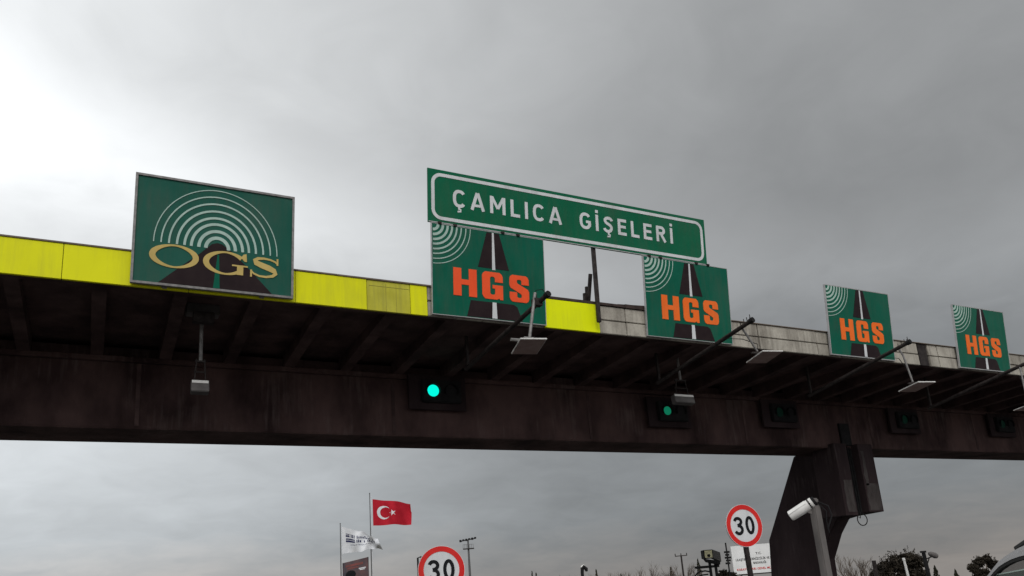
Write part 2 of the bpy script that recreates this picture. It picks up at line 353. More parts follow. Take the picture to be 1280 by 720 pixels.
# seam strips on the faded panel
for sx in (4.12, 4.30): MB().box((sx-0.004, YF-0.016, 6.27), (sx+0.004, YF-0.010, 6.76)).build('seam', M_YELD, par)
MB().box((3.83, YF-0.0165, 6.702), (4.54, YF-0.010, 6.708)).build('seam', M_YELD, par)
panel(7.15, 8.36, M_YELB, z1=6.835, y=YF-0.03)
# concrete block courses on the right
edges = [4.86, 5.9, 7.15]
def course(x0, x1):
    for z0, z1 in ((6.272, 6.535), (6.555, 6.83)):
        dy = random.uniform(-0.006, 0.006)
        MB().box((x0+0.008, YF-0.004+dy, z0), (x1-0.008, YF+0.05, z1)).build('block', M_BLOCK, par, bevel=0.008)
course(4.86, 5.9); course(5.9, 7.15)
ed = [8.36, 9.0, 10.73, 12.45, 14.2, 15.92, 17.66]
for a, b in zip(ed, ed[1:]): course(a, b)
MB().box((17.70, YF+0.01, 6.28), (18.02, YF+0.05, 6.86)).build('dark_gap_strip', M_PIPE, par)  # dark strip filling the gap between the two block runs
ed = [18.06, 18.42, 20.14, 21.86, 23.58, 25.3, 27.0, 28.7, 30.4, 32.1, 33.95]
for a, b in zip(ed, ed[1:]): course(a, b)
# capping flashings, uneven
for x0, x1, z, mt, h in ((-9, 1.0, 6.803, M_BROWN, 0.022), (1.0, 3.3, 6.806, M_BROWN, 0.022), (3.3, 5.2, 6.803, M_BROWN, 0.024), (5.2, 7.2, 6.834, M_DARK, 0.02), (7.2, 9.0, 6.842, M_DARK, 0.05),
                         (9.0, 9.75, 6.838, M_DARK, 0.075), (9.75, 18.0, 6.834, M_BROWN, 0.016), (18.0, 33.9, 6.834, M_BROWN, 0.016)):
    MB().box((x0+0.003, YF-0.035, z), (x1-0.003, YF+0.10, z+h)).build('capping', mt, par)
MB().bar((8.85, 12.03, 6.90), (9.55, 12.02, 6.93), 0.06, 0.025).build('loose_strip', M_DARK, par)

# pier with corbel head
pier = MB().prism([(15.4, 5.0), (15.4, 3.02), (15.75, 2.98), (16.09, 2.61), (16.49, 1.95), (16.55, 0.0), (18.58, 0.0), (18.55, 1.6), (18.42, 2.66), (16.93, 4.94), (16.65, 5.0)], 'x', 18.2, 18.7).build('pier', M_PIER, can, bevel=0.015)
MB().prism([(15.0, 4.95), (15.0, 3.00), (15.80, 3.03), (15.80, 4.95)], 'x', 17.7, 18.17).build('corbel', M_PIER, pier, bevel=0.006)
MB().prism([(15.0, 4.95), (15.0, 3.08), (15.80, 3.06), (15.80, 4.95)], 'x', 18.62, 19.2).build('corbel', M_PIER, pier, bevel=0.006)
MB().box((18.165, 15.22, 3.06), (18.625, 15.78, 4.95)).build('recess_back', M_BLACK, pier)
def ragged(x0, x1, z0, z1, name, y=14.994):
    L = []; n = 7
    for i in range(n+1): L.append((x0+random.uniform(-0.02, 0.05), z0+(z1-z0)*i/n))
    Rr = []
    for i in range(n+1): Rr.append((x1-random.uniform(0.0, 0.03), z1-(z1-z0)*i/n))
    MB().prism(L+Rr, 'y', y, y+0.01).build(name, M_PALE, pier)
ragged(17.80, 18.14, 3.09, 3.95, 'bare_patch'); ragged(18.66, 19.17, 3.12, 3.85, 'bare_patch')
ragged(18.68, 18.82, 3.80, 4.75, 'bare_patch')
for i in range(3):                                    # cables in the recess, looping out below
    xx = 18.30+0.09*i
    MB().tube([(xx, 15.16, 4.9), (xx+0.02, 15.15, 3.9), (xx-0.01, 15.14, 3.1)], 0.018, 6).build('cable', M_BLACK, pier)
lp = [(18.42+0.20*math.sin(t)*(1 if t < 3.2 else 0.9), 15.12, 3.02-0.13+0.16*math.cos(t)) for t in [0.3+i*0.42 for i in range(13)]]
MB().tube(lp, 0.014, 6).build('cable_loop', M_BLACK, pier)
MB().tube([(18.28, 15.13, 3.1), (18.27, 15.12, 2.97), (18.36, 15.12, 2.93), (18.40, 15.13, 3.08)], 0.014, 6).build('cable_loop', M_BLACK, pier)
# shallow black block in place of a dark notch above the corbel
MB().box((18.22, YB0-0.06, 4.93), (18.60, YB0+0.01, 5.55)).build('notch_block', M_BLACK, beam)

# ------------------------------------------------------------------ green lane signs
LEAN = R(5.5)
HG = [(0,0),(0.34,0),(0.34,0.41),(0.66,0.41),(0.66,0),(1,0),(1,1),(0.66,1),(0.66,0.60),(0.34,0.60),(0.34,1),(0,1)]
GG = [(1,.64),(1,.85),(.95,.94),(.85,1),(.15,1),(.05,.94),(0,.85),(0,.15),(.05,.06),(.15,0),(.70,0),(.80,.05),(.86,0),(1,0),(1,.53),(.5,.53),(.5,.40),(.62,.40),(.62,.22),(.57,.17),(.43,.17),(.38,.22),(.38,.78),(.43,.83),(.57,.83),(.62,.78),(.62,.64)]
SG = [(1,.66),(1,.85),(.95,.95),(.85,1),(.15,1),(.05,.95),(0,.85),(0,.60),(.06,.51),(.58,.31),(.62,.27),(.62,.20),(.57,.16),(.43,.16),(.38,.20),(.38,.36),(0,.36),(0,.15),(.05,.05),(.15,0),(.85,0),(.95,.05),(1,.15),(1,.42),(.94,.50),(.42,.69),(.38,.73),(.38,.80),(.43,.84),(.57,.84),(.62,.80),(.62,.66)]
def frame_part(W, H, w, d, material, parent, y=-0.05):
    mb = MB()
    mb.box((-W/2, y-d, 0), (-W/2+w, y+0.04, H)); mb.box((W/2-w, y-d, 0), (W/2, y+0.04, H))
    mb.box((-W/2+w, y-d, 0), (W/2-w, y+0.04, w)); mb.box((-W/2+w, y-d, H-w), (W/2-w, y+0.04, H))
    return mb.build('frame', material, parent)
def arc_pts(cx, cz, rx, rz, a0, a1, w, n=28):
    return [(cx+rx*math.cos(a0+(a1-a0)*i/n), cz+rz*math.sin(a0+(a1-a0)*i/n), w) for i in range(n+1)]
def hgs_sign(X0, X1, label, orange, clamps=False):
    X0 -= 0.045; X1 -= 0.045; W = X1-X0; H = 1.65
    t = thing('lane_sign', label, 'road sign', ((X0+X1)/2, YF-0.02, 6.29), (LEAN, 0, 0), 'electronic toll lane signs on the canopy edge')
    def px(u): return -W/2+u*W
    def pz(v): return H*(1-v)
    MB().box((-W/2+0.012, -0.05, 0.012), (W/2-0.012, -0.01, H-0.012)).build('panel', M_GREEN, t)
    frame_part(W, H, 0.011 if clamps else 0.02, 0.008, M_ALU, t, y=-0.045)
    Y0, Y1 = -0.056, -0.049
    for r, w in ((0.10, 0.050), (0.19, 0.046), (0.28, 0.042), (0.365, 0.037), (0.455, 0.031), (0.54, 0.024), (0.63, 0.019), (0.715, 0.014)):
        MB().ribbon(arc_pts(px(0.012), pz(0.014), r, r, -math.pi/2, 0, w, 18), Y0, Y1).build('wave_arc', M_ARC, t)
    c = 0.53
    MB().prism([(px(.392), pz(.425)), (px(.668), pz(.425)), (px(.585), pz(.016)), (px(.475), pz(.016))], 'y', Y0+.002, Y1).build('road_graphic', M_ROAD, t)
    MB().prism([(px(.29), pz(.985)), (px(.78), pz(.985)), (px(.735), pz(.83)), (px(.70), pz(.805)), (px(.325), pz(.805))], 'y', Y0+.002, Y1).build('road_graphic', M_ROAD, t)
    MB().prism([(px(c-.014), pz(.44)), (px(c+.014), pz(.44)), (px(c+.008), pz(.016)), (px(c-.008), pz(.016))], 'y', Y0-.001, Y1).build('centre_line', M_WHITE, t)
    MB().prism([(px(c-.022), pz(.983)), (px(c+.022), pz(.983)), (px(c+.017), pz(.805)), (px(c-.017), pz(.805))], 'y', Y0-.001, Y1).build('centre_line', M_WHITE, t)
    for nm, poly, u0, u1 in (('letter_h', HG, .178, .378), ('letter_g', GG, .425, .608), ('letter_s', SG, .668, .845)):
        MB().prism([(px(u0+(u1-u0)*p), pz(.77-.305*q)) for p, q in poly], 'y', Y0-.003, Y1).build(nm, orange, t)
    # clamps on the top edge and rear posts
    for u in ((.07, .20, .62, .76) if clamps else ()):
        MB().box((px(u)-.03, -0.075, H-0.012), (px(u)+.03, 0.0, H+.028)).build('clamp', M_PIPE, t)
    for u in (.2, .8):
        MB().bar((px(u), 0.03, -0.02), (px(u), 0.03, H-.05), 0.07, 0.07).build('post', M_STEEL, t)
    return t
hgs_sign(4.96, 7.20, 'green HGS lane sign with reddest letters under left end of the long name sign', M_ORANGE, True)
hgs_sign(9.48, 11.67, 'green HGS lane sign with orange letters under the right end of the long name sign', M_ORANGE2, True)
hgs_sign(14.57, 16.72, 'green HGS lane sign standing alone above bare concrete parapet, second from the right', M_ORANGE2)
hgs_sign(19.13, 21.25, 'smallest looking green HGS lane sign at the far right end of the canopy', M_ORANGE2)

# OGS sign
def ogs_sign():
    X0, X1, H = 0.25, 2.565, 1.70; W = X1-X0
    t = thing('lane_sign', 'large framed green OGS lane sign with gold letters and full half circle waves', 'road sign', ((X0+X1)/2, YF-0.04, 6.29), (LEAN*0.8, 0, 0), None)
    def px(u): return -W/2+u*W
    def pz(v): return H*(1-v)
    MB().box((-W/2+0.02, -0.06, 0.02), (W/2-0.02, -0.01, H-0.02)).build('panel', M_GREENO, t)
    frame_part(W, H, 0.034, 0.03, M_STEEL, t, y=-0.05)
    Y0, Y1 = -0.066, -0.059
    MB().prism([(px(.16), pz(.975)), (px(.86), pz(.975)), (px(.70), pz(.75)), (px(.60), pz(.62)), (px(.535), pz(.56)), (px(.505), pz(.553)), (px(.47), pz(.57)), (px(.40), pz(.67)), (px(.28), pz(.82))], 'y', Y0+.002, Y1).build('road_graphic', M_ROAD, t)
    MB().prism([(px(.487), pz(.975)), (px(.528), pz(.975)), (px(.518), pz(.66)), (px(.508), pz(.66))], 'y', Y0-.0005, Y1).build('centre_line', M_GREEN, t)
    for r, w in zip((.90, .797, .688, .576, .47, .375, .267, .166), (.014, .020, .026, .032, .036, .041, .047, .052)):
        MB().ribbon(arc_pts(px(.505), pz(.61), r*0.985, r*1.045, 0, math.pi, w, 40), Y0-.001, Y1).build('wave_arc', M_ARC, t)
    yl = Y0-.004
    # O : ring, thick at the sides
    def ell(u0, u1, v0, v1, th, tv, a0=0.0, a1=2*math.pi, n=44):
        cx, cz = px((u0+u1)/2), pz((v0+v1)/2); rx, rz = (u1-u0)*W/2, (v1-v0)*H/2
        P = []
        for i in range(n+1):
            a = a0+(a1-a0)*i/n; w = tv+(th-tv)*abs(math.cos(a))**1.5
            P.append((cx+(rx-w/2)*math.cos(a), cz+(rz-w/2)*math.sin(a), w))
        return P
    O = ell(.10, .395, .618, .832, .086, .026)[:-1]
    MB().ribbon(O, yl, Y1, closed=True).build('letter_o', M_GOLD, t)
    gq = MB().ribbon(ell(.42, .70, .622, .842, .086, .028, R(38), R(312)), yl, Y1)
    gq.prism([(px(.632), pz(.83)), (px(.672), pz(.83)), (px(.672), pz(.752)), (px(.632), pz(.752))], 'y', yl-.001, Y1)
    gq.prism([(px(.60), pz(.752)), (px(.70), pz(.752)), (px(.70), pz(.738)), (px(.60), pz(.738))], 'y', yl-.001, Y1)
    gq.prism([(px(.672), pz(.632)), (px(.690), pz(.626)), (px(.694), pz(.70)), (px(.680), pz(.70)), (px(.655), pz(.665))], 'y', yl-.001, Y1)
    gq.build('letter_g', M_GOLD, t)
    sp = [(.895,.690,.02),(.878,.668,.028),(.845,.652,.030),(.805,.646,.034),(.765,.652,.048),(.745,.672,.066),(.752,.694,.082),(.79,.714,.092),(.835,.733,.094),(.870,.755,.084),(.880,.782,.064),(.862,.806,.046),(.82,.820,.034),(.775,.818,.030),(.74,.800,.028),(.722,.775,.02)]
    sq = MB().ribbon([(px(u), pz(v), w) for u, v, w in sp], yl, Y1)
    sq.prism([(px(.886), pz(.70)), (px(.898), pz(.70)), (px(.898), pz(.636)), (px(.886), pz(.636))], 'y', yl-.001, Y1)
    sq.prism([(px(.716), pz(.832)), (px(.728), pz(.832)), (px(.728), pz(.765)), (px(.716), pz(.765))], 'y', yl-.001, Y1)
    sq.build('letter_s', M_GOLD, t)
    for u in (.2, .8):
        MB().bar((px(u), 0.03, -0.02), (px(u), 0.03, H-.05), 0.07, 0.07).build('post', M_STEEL, t)
ogs_sign()

# stroke alphabet for the name sign: strokes in units of the cap height
SW = 0.175
def sarc(cx, cz, rx, rz, a0, a1, n=22, e=2.5):
    P = []
    for i in range(n+1):
        a = R(a0+(a1-a0)*i/n); c_, s_ = math.cos(a), math.sin(a)
        P.append((cx+rx*math.copysign(abs(c_)**(2/e), c_), cz+rz*math.copysign(abs(s_)**(2/e), s_), SW))
    return P
def seg(x0, z0, x1, z1, w=SW): return [(x0, z0, w), (x1, z1, w)]
h_ = SW/2
ALPH = {
 'C': (.66, [sarc(.36, .5, .36-h_, .5-h_, 38, 322)]),
 'G': (.70, [sarc(.36, .5, .36-h_, .5-h_, 38, 345), seg(.40, .46, .70, .46, .15), seg(.70-h_, .46, .70-h_, .20)]),
 'A': (.80, [seg(h_*.9, 0, .40-.015, 1), seg(.80-h_*.9, 0, .40+.015, 1), seg(.2, .27, .6, .27, .14)]),
 'M': (.88, [seg(h_, 0, h_, 1), seg(.88-h_, 0, .88-h_, 1), seg(h_+.03, .96, .44, .30, .16), seg(.88-h_-.03, .96, .44, .30, .16)]),
 'L': (.54, [seg(h_, 0, h_, 1), seg(h_, h_, .54, h_)]),
 'I': (SW, [seg(h_, 0, h_, 1)]),
 'E': (.56, [seg(h_, 0, h_, 1), seg(h_, h_, .56, h_), seg(h_, 1-h_, .56, 1-h_), seg(h_, .52, .52, .52, .16)]),
 'R': (.66, [seg(h_, 0, h_, 1), seg(h_, 1-h_, .34, 1-h_)+[(.34+.19*math.sin(R(a)), 1-h_-.19+.19*math.cos(R(a)), SW) for a in range(15, 181, 15)]+[(h_, 1-h_-.38, SW)], seg(.34, .46, .60, 0)]),
 'S': (.64, [[(.56,.76,SW),(.535,.83,SW),(.48,.885,SW),(.40,.912,SW),(.30,.912,SW),(.20,.88,SW),(.135,.80,SW),(.13,.71,SW),(.18,.625,SW),(.28,.565,SW),(.38,.515,SW),(.47,.455,SW),(.52,.375,SW),(.52,.27,SW),(.47,.16,SW),(.38,.10,SW),(.27,.088,SW),(.17,.115,SW),(.10,.175,SW),(.075,.26,SW)]])}
def word(name, s, x0, x1, z0, cap, y, material, parent):
    gap = .30; base = {'Ç': 'C', 'İ': 'I', 'Ş': 'S'}; tot = sum(ALPH[base.get(c, c)][0] for c in s)+gap*(len(s)-1)
    k = (x1-x0)/tot; mb = MB(); x = x0; j = 0
    for c in s:
        w, st = ALPH[base.get(c, c)]; st = list(st)
        if c == 'İ': st.append(seg(h_, 1.11, h_, 1.29))
        if c in 'ÇŞ':
            m_ = w/2; st.append([(m_, .02, .12), (m_+.01, -.08, .12), (m_+.09, -.12, .10), (m_+.09, -.21, .10), (m_-.08, -.24, .09)])
        for q in st:
            mb.ribbon([(x+a*k, z0+b*cap, ww*(k+cap)/2) for a, b, ww in q], y-0.0004*(j % 4), y+.006); j += 1
        x += (w+gap)*k
    return mb.build(name, material, parent)
# long name sign
def name_sign():
    X0, X1, H = 4.885, 11.15, 1.005; W = X1-X0
    t = thing('name_sign', 'long green sign reading ÇAMLICA GİŞELERİ with white border and letters', 'road sign', ((X0+X1)/2, 11.87, 7.972), (LEAN, 0, 0))
    MB().box((-W/2, -0.03, 0), (W/2, 0.0, H)).build('panel', M_GREEN2, t)
    # rounded border
    a, rr = 0.095, 0.16; P = []
    for cx, cz, s0 in ((W/2-a-rr, H-a-rr, 0), (-W/2+a+rr, H-a-rr, 90), (-W/2+a+rr, a+rr, 180), (W/2-a-rr, a+rr, 270)):
        for i in range(9):
            an = R(s0+90*i/8); P.append((cx+rr*math.cos(an), cz+rr*math.sin(an), 0.062))
    MB().ribbon(P, -0.036, -0.029, closed=True).build('border', M_WHITE, t)
    c = (X0+X1)/2
    word('lettering', 'ÇAMLICA', 5.36-c, 7.62-c, 0.35, 0.335, -0.036, M_WHITE, t)
    word('lettering', 'GİŞELERİ', 8.02-c, 10.28-c, 0.35, 0.335, -0.036, M_WHITE, t)
    mb = MB()
    for z in (0.2, 0.8): mb.box((-W/2+0.05, 0.0, z-0.03), (W/2-0.05, 0.035, z+0.03))
    mb.build('back_rail', M_STEEL, t)
    MB().box((-W/2+0.01, -0.034, 0.004), (W/2-0.01, -0.029, 0.02)).build('edge_trim', M_ALU, t)
    MB().bar((8.25-c, -0.19, -1.54), (8.35-c, 0.04, 0.05), 0.068, 0.06).build('post', M_PIPE, t)
    MB().bar((8.30-c, 0.10, -0.50), (8.30-c, 0.26, -1.25), 0.06, 0.05).build('brace', M_PIPE, t)
    for x, z in ((8.235-c, -0.86), (8.17-c, -1.04), (8.29-c, -0.72)):
        MB().bar((x, 0.24, -1.25), (x, 0.24, z), 0.055, 0.05).build('stub', M_PIPE, t)
    for x in (5.15-c, 6.9-c, 9.8-c, 11.1-c): MB().bar((x, 0.05, -0.35), (x, 0.05, 0.85), 0.05, 0.05).build('post', M_STEEL, t)
name_sign()

# ------------------------------------------------------------------ antenna arms
def arm(x, z, label, kind, plate, px0, tilt=0.0):
    """pipe hung from the ribs, rising outward; a reader plate hangs from its outer end"""
    t = thing('antenna_arm', label, 'toll antenna', (x, 13.15, 6.2), group='reader antennas on pipes under the canopy edge')
    def L(p): return (p[0]-x, p[1]-13.15, p[2]-6.2)
    tip = Vector((x+0.10, 10.55, z)); root = Vector((x-0.26, 13.15, z-0.55)); d = (root-tip)
    MB().tube([L(tip), L(root)], 0.042, 10).build('pipe', M_PIPE, t, smooth=True)
    for f in (0.97,):
        q = tip+d*f
        MB().bar(L(q), L((q.x, q.y, 6.36)), 0.05, 0.05).build('hanger', M_PIPE, t)
    MB().tube([L(tip+d*-0.012), L(tip+d*0.02)], 0.055, 10).build('end_cap', M_BLACK, t)
    if kind == 'spikes':
        for f, h in ((0.01, .09), (0.04, .075), (0.07, .085), (0.02, .05), (0.10, .06)):
            q = tip+d*f; MB().tube([L(q), L(q+Vector((random.uniform(-.02,.02), 0, h+.04)))], 0.008, 5).build('spike', M_PIPE, t)
    hx, hy, hz = plate
    q = tip+d*0.10
    if kind == 'rigid':
        MB().tube([L((q.x-0.06, q.y-0.02, q.z+0.16)), L((hx, hy, hz+0.12))], 0.027, 8).build('drop_pipe', M_STEEL, t, smooth=True)
        MB().box(L((q.x-0.10, q.y-0.06, q.z-0.06)), L((q.x+0.05, q.y+0.06, q.z+0.06))).build('clamp', M_PIPE, t)
        MB().tube([L((hx-0.34, hy, hz+0.09)), L((hx+0.14, hy, hz+0.10))], 0.026, 8).build('cross_bar', M_STEEL, t, smooth=True)
        for dx in (-0.08, 0.03): MB().box(L((hx+dx-.035, hy-.05, hz+.05)), L((hx+dx+.035, hy+.05, hz+.145))).build('clamp', M_STEEL, t)
        MB().tube([L((q.x-.02, q.y, q.z+.05)), L((q.x-.03, q.y, q.z+.22)), L((q.x+.10, q.y, q.z+.25)), L((q.x+.22, q.y+.02, q.z+.14)), L((tip.x, tip.y, tip.z+.03))], 0.007, 5).build('cable', M_BLACK, t)
    else:
        MB().tube([L(q), L((q.x*.6+hx*.4, (q.y+hy)/2, q.z-.18)), L((hx, hy, hz+0.10))], 0.021, 7).build('drop_pipe', M_STEEL, t, smooth=True)
        MB().tube([L((q.x-.02, q.y, q.z)), L((q.x-.12, q.y+.4, q.z-.10)), L((q.x+.08, q.y+.1, q.z-.20)), L((hx+.03, hy, hz+.25)), L((hx, hy, hz+.1))], 0.008, 5).build('cable', M_BLACK, t)
        MB().bar(L((hx-0.16, hy, hz+0.06)), L((hx+0.20, hy, hz+0.10)), 0.035, 0.03).build('cross_bar', M_PIPE, t)
    # plate
    pw, pd = 0.44, 0.62
    mb = MB().box((-pw/2, -pd/2, -0.010), (pw/2, pd/2, 0.014))
    o = mb.build('reader_plate', M_PLATEE, t, bevel=0.004); o.location = L((hx+px0, hy, hz)); o.rotation_euler = (tilt, 0, R(-13))
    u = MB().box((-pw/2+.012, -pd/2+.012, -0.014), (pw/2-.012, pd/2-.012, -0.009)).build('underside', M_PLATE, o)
    MB().box((-.04, -.06, .013), (.04, .06, .075)).build('bracket', M_STEEL, o)
    return t
arm(6.30, 6.28, 'reader antenna on a rigid pipe crossing the left HGS sign beside its letter S', 'rigid', (6.10, 10.75, 5.42), -0.02, R(-5))
arm(10.75, 6.26, 'reader antenna on a pipe tipped with spikes beside the second HGS sign', 'spikes', (11.12, 10.80, 5.64), 0.16, R(-4))
arm(15.22, 6.20, 'reader antenna on a pipe at the right lower corner of the third HGS sign', 'spikes', (15.40, 10.72, 5.26), 0.10, R(-4))
arm(19.55, 6.08, 'reader antenna on a pipe crossing the lower corner of the far right HGS sign', 'plain', (19.42, 10.72, 5.00), 0.10, R(-4))

def hanging_reader(x, y, z, pipe_top, label, w):
    t = thing('hanging_reader', label, 'toll antenna', (x, y, pipe_top))
    MB().tube([(0, 0, 0.18), (0, 0, z-pipe_top+0.45)], 0.03, 8).build('drop_pipe', M_STEEL, t, smooth=True)
    for s in (-1, 1):
        MB().bar((s*w*0.32, 0, z-pipe_top+0.08), (s*w*0.22, 0, z-pipe_top+0.48), 0.018, 0.02).build('yoke', M_PIPE, t)
    MB().bar((-w*0.3, 0, z-pipe_top+0.44), (w*0.3, 0, z-pipe_top+0.44), 0.03, 0.03).build('yoke_bar', M_PIPE, t)
    MB().bar((-w*0.34, 0, z-pipe_top+0.26), (w*0.34, 0, z-pipe_top+0.26), 0.02, 0.02).build('yoke_bar', M_PIPE, t)
    o = MB().box((-w/2, -0.07, -0.10), (w/2, 0.07, 0.10)).build('reader_box', M_BOX, t, bevel=0.01)
    o.location = (0, 0, z-pipe_top); o.rotation_euler = (R(-14), 0, 0)
    MB().box((-w/2+.01, -0.078, 0.045), (w/2-.01, -0.069, 0.093)).build('top_strip', M_PLATEE, o)
    return t
hanging_reader(1.37, 13.2, 5.125, 6.26, 'small grey reader box hanging in the dark below the OGS sign', 0.27)
hanging_reader(11.18, 13.2, 5.39, 6.26, 'pale reader box hanging just right of the dim green signal', 0.53)
jb = thing('junction_box', 'faint dusty box fixed to the soffit behind the OGS sign', 'electrical box', (1.36, 13.0, 6.3))
MB().box((-0.25, -0.12, -0.02), (0.25, 0.12, 0.14)).build('box', M_BOX, jb, bevel=0.01)
MB().box((-0.16, -0.20, -0.20), (0.16, -0.06, -0.02)).build('dark_case', M_PIPE, jb, bevel=0.01)

# ------------------------------------------------------------------ lane signals on the beam
def signal(xg, zg, strength, label, lr=0.125):
    t = thing('lane_signal', label, 'traffic light', (xg, YB0-0.16, zg), group='lane signals on the beam')
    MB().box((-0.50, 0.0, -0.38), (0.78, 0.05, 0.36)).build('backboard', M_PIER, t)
    MB().box((-0.24, -0.10, -0.24), (0.64, 0.0, 0.24)).build('housing', M_BLACK, t, bevel=0.02)
    for x in (-0.3, 0.6): MB().bar((x, 0.03, 0.0), (x, 0.18, 0.0), 0.05, 0.05).build('bracket', M_PIPE, t)
    gm = mat('green_led_%s' % str(strength).replace('.', '_'), (0.002, 0.012, 0.010), rough=0.5, spec=0.1, emit=(0.0, 1.0, 0.78) if strength > 0.5 else (0.02, 1.0, 0.52), estr=strength)
    for x, mm, nm in ((0.0, gm, 'green_lens'), (0.40, M_BLACK, 'unlit_lens')):
        lo = MB().disc((x, 0), lr, -0.115, -0.098, 28).build(nm, mm, t)
        P = [(x+0.15*math.cos(a), 0.15*math.sin(a)) for a in [R(-25+230*i/16) for i in range(17)]]
        hb = MB()
        for (a0, b0), (a1, b1) in zip(P, P[1:]):
            hb.add([(a0,-0.10,b0),(a1,-0.10,b1),(a1,-0.16,b1*.98),(a0,-0.16,b0*.98)], [(0,1,2,3)])
        hb.build('hood', M_BLACK, t)
signal(6.09, 5.79, 1.0, 'brightly lit green lane signal on the beam below the left HGS sign')
signal(12.13, 5.61, 0.15, 'dim green lane signal on the beam below the second HGS sign', 0.105)
signal(15.82, 5.72, 0.003, 'nearly dark lane signal on the beam just left of the pier')
signal(20.73, 5.70, 0.005, 'faint teal lane signal on the beam just right of the pier')
signal(25.4, 5.72, 0.004, 'unlit lane signal on the beam at the right edge of the picture')

# ------------------------------------------------------------------ speed limit signs
def speed_sign(x, y, z, yaw, label, lean=0.0):
    t = thing('speed_sign', label, 'road sign', (x, y, 0.15), (0, lean, yaw), 'thirty speed limit signs on the islands')
    r = 0.30; h = z-0.15
    MB().bar((0, 0.04, -0.005), (0, 0.04, h+0.18), 0.06, 0.05).build('post', M_PIPE, t)
    disc = MB().disc((0, h), r, -0.008, 0.008, 56).build('disc', M_WHITE, t)
    n = 56
    MB().ribbon([(0.2615*math.cos(2*math.pi*k/n), h+0.2615*math.sin(2*math.pi*k/n), 0.066) for k in range(n)], -0.012, -0.007, closed=True).build('red_ring', M_RED, t)
    MB().ribbon([(0.2975*math.cos(2*math.pi*k/n), h+0.2975*math.sin(2*math.pi*k/n), 0.005) for k in range(n)], -0.011, 0.009, closed=True).build('rim', M_WHITE, t)
    zz = [(0.094+0.052*math.cos(2*math.pi*k/32), h+0.108*math.sin(2*math.pi*k/32), 0.042) for k in range(32)]
    MB().ribbon(zz, -0.013, -0.007, closed=True).build('digit_zero', M_INK, t)
    th = [(-0.100+0.053*math.cos(a), h+0.060+0.048*math.sin(a), 0.042) for a in [R(165-i*15) for i in range(17)]]
    th += [(-0.112, h+0.008, 0.040)]
    lo = [(-0.112, h+0.006, 0.040)]+[(-0.102+0.058*math.cos(a), h-0.052+0.056*math.sin(a), 0.042) for a in [R(80-i*15) for i in range(17)]]
    d = MB().ribbon(th, -0.013, -0.007); d.ribbon(lo, -0.0134, -0.007); d.build('digit_three', M_INK, t)
    mb = MB()
    for zz_ in (-0.1, 0.1): mb.box((-0.05, 0.008, h+zz_-0.02), (0.05, 0.02, h+zz_+0.02))
    mb.build('clamp', M_STEEL, t)
    return t
speed_sign(3.92, 9.63, 1.92, R(-12), 'round 30 speed limit sign cut by the bottom edge below the green signal')
speed_sign(8.26, 8.73, 2.27, R(-8), 'round 30 speed limit sign on its post left of the pier', R(-1.5))
hk = thing('hooked_post', 'thin hooked post showing behind the left edge of the lower 30 sign', 'post', (10.53, 28.09, 0))
MB().tube([(0, 0, 0), (0, 0, 3.2), (0.14, 0, 3.23)], 0.035, 6).build('post', M_BLACK, hk)

# ------------------------------------------------------------------ cctv camera on post
cc = thing('cctv_camera', 'white bullet security camera on a grey post in front of the pier', 'security camera', (4.47, 4.02, 0.15))
def CL(p): return (p[0]-4.47, p[1]-4.02, p[2]-0.15)
MB().bar(CL((4.475, 4.03, 0.14)), CL((4.45, 4.025, 1.985)), 0.062, 0.055).build('post', M_POST, cc, bevel=0.006)
MB().box(CL((4.415, 3.99, 1.99)), CL((4.465, 4.04, 2.025))).build('bracket', M_POST, cc, bevel=0.008)
a, b = Vector((4.335, 4.15, 1.915)), Vector((4.435, 4.02, 2.000))
ax = (b-a).normalized()
body = MB().tube([CL(a), CL(a+ax*0.012), CL(a+ax*0.10), CL(b)], [0.028, 0.034, 0.0375, 0.037], 20).build('body', M_CCTV, cc, smooth=True)
MB().tube([CL(a-ax*0.002), CL(a+ax*0.004)], [0.022, 0.022], 16).build('lens', M_BLACK, body)
sh = MB()
side = ax.cross(Vector((0,0,1))).normalized(); upv = side.cross(ax).normalized()
P0, P1 = a+ax*0.004, b-ax*0.045
sv = []
for p in (P0, P1):
    for i in range(9):
        an = R(20+140*i/8); sv.append(CL(p+side*math.cos(an)*0.0405+upv*math.sin(an)*0.0405))
    for i in range(9):
        an = R(160-140*i/8); sv.append(CL(p+side*math.cos(an)*0.0382+upv*math.sin(an)*0.0382))
sh.add(sv, [tuple(range(18)), tuple(range(35, 17, -1))]+[(i, (i+1) % 18, 18+(i+1) % 18, 18+i) for i in range(18)])
sh.build('sunshield', M_CCTV, body, smooth=True)
MB().tube([CL(b-ax*0.03), CL(b+ax*0.02)], [0.0385, 0.033], 16).build('rear_cap', M_BLACK, body, smooth=True)
MB().bar(CL((4.44, 4.03, 1.93)), CL((4.40, 4.07, 1.955)), 0.03, 0.03).build('mount', M_POST, cc)
MB().tube([CL((4.46, 4.0, 2.0)), CL((4.515, 3.965, 1.965)), CL((4.525, 3.955, 1.90)), CL((4.505, 3.965, 1.85)), CL((4.485, 3.975, 1.81))], 0.0055, 6).build('cable', M_BLACK, cc, smooth=True)
MB().tube([CL((4.46, 4.0, 1.99)), CL((4.490, 3.965, 1.93)), CL((4.475, 3.965, 1.86)), CL((4.49, 3.97, 1.78))], 0.004, 6).build('cable', M_BLACK, cc, smooth=True)

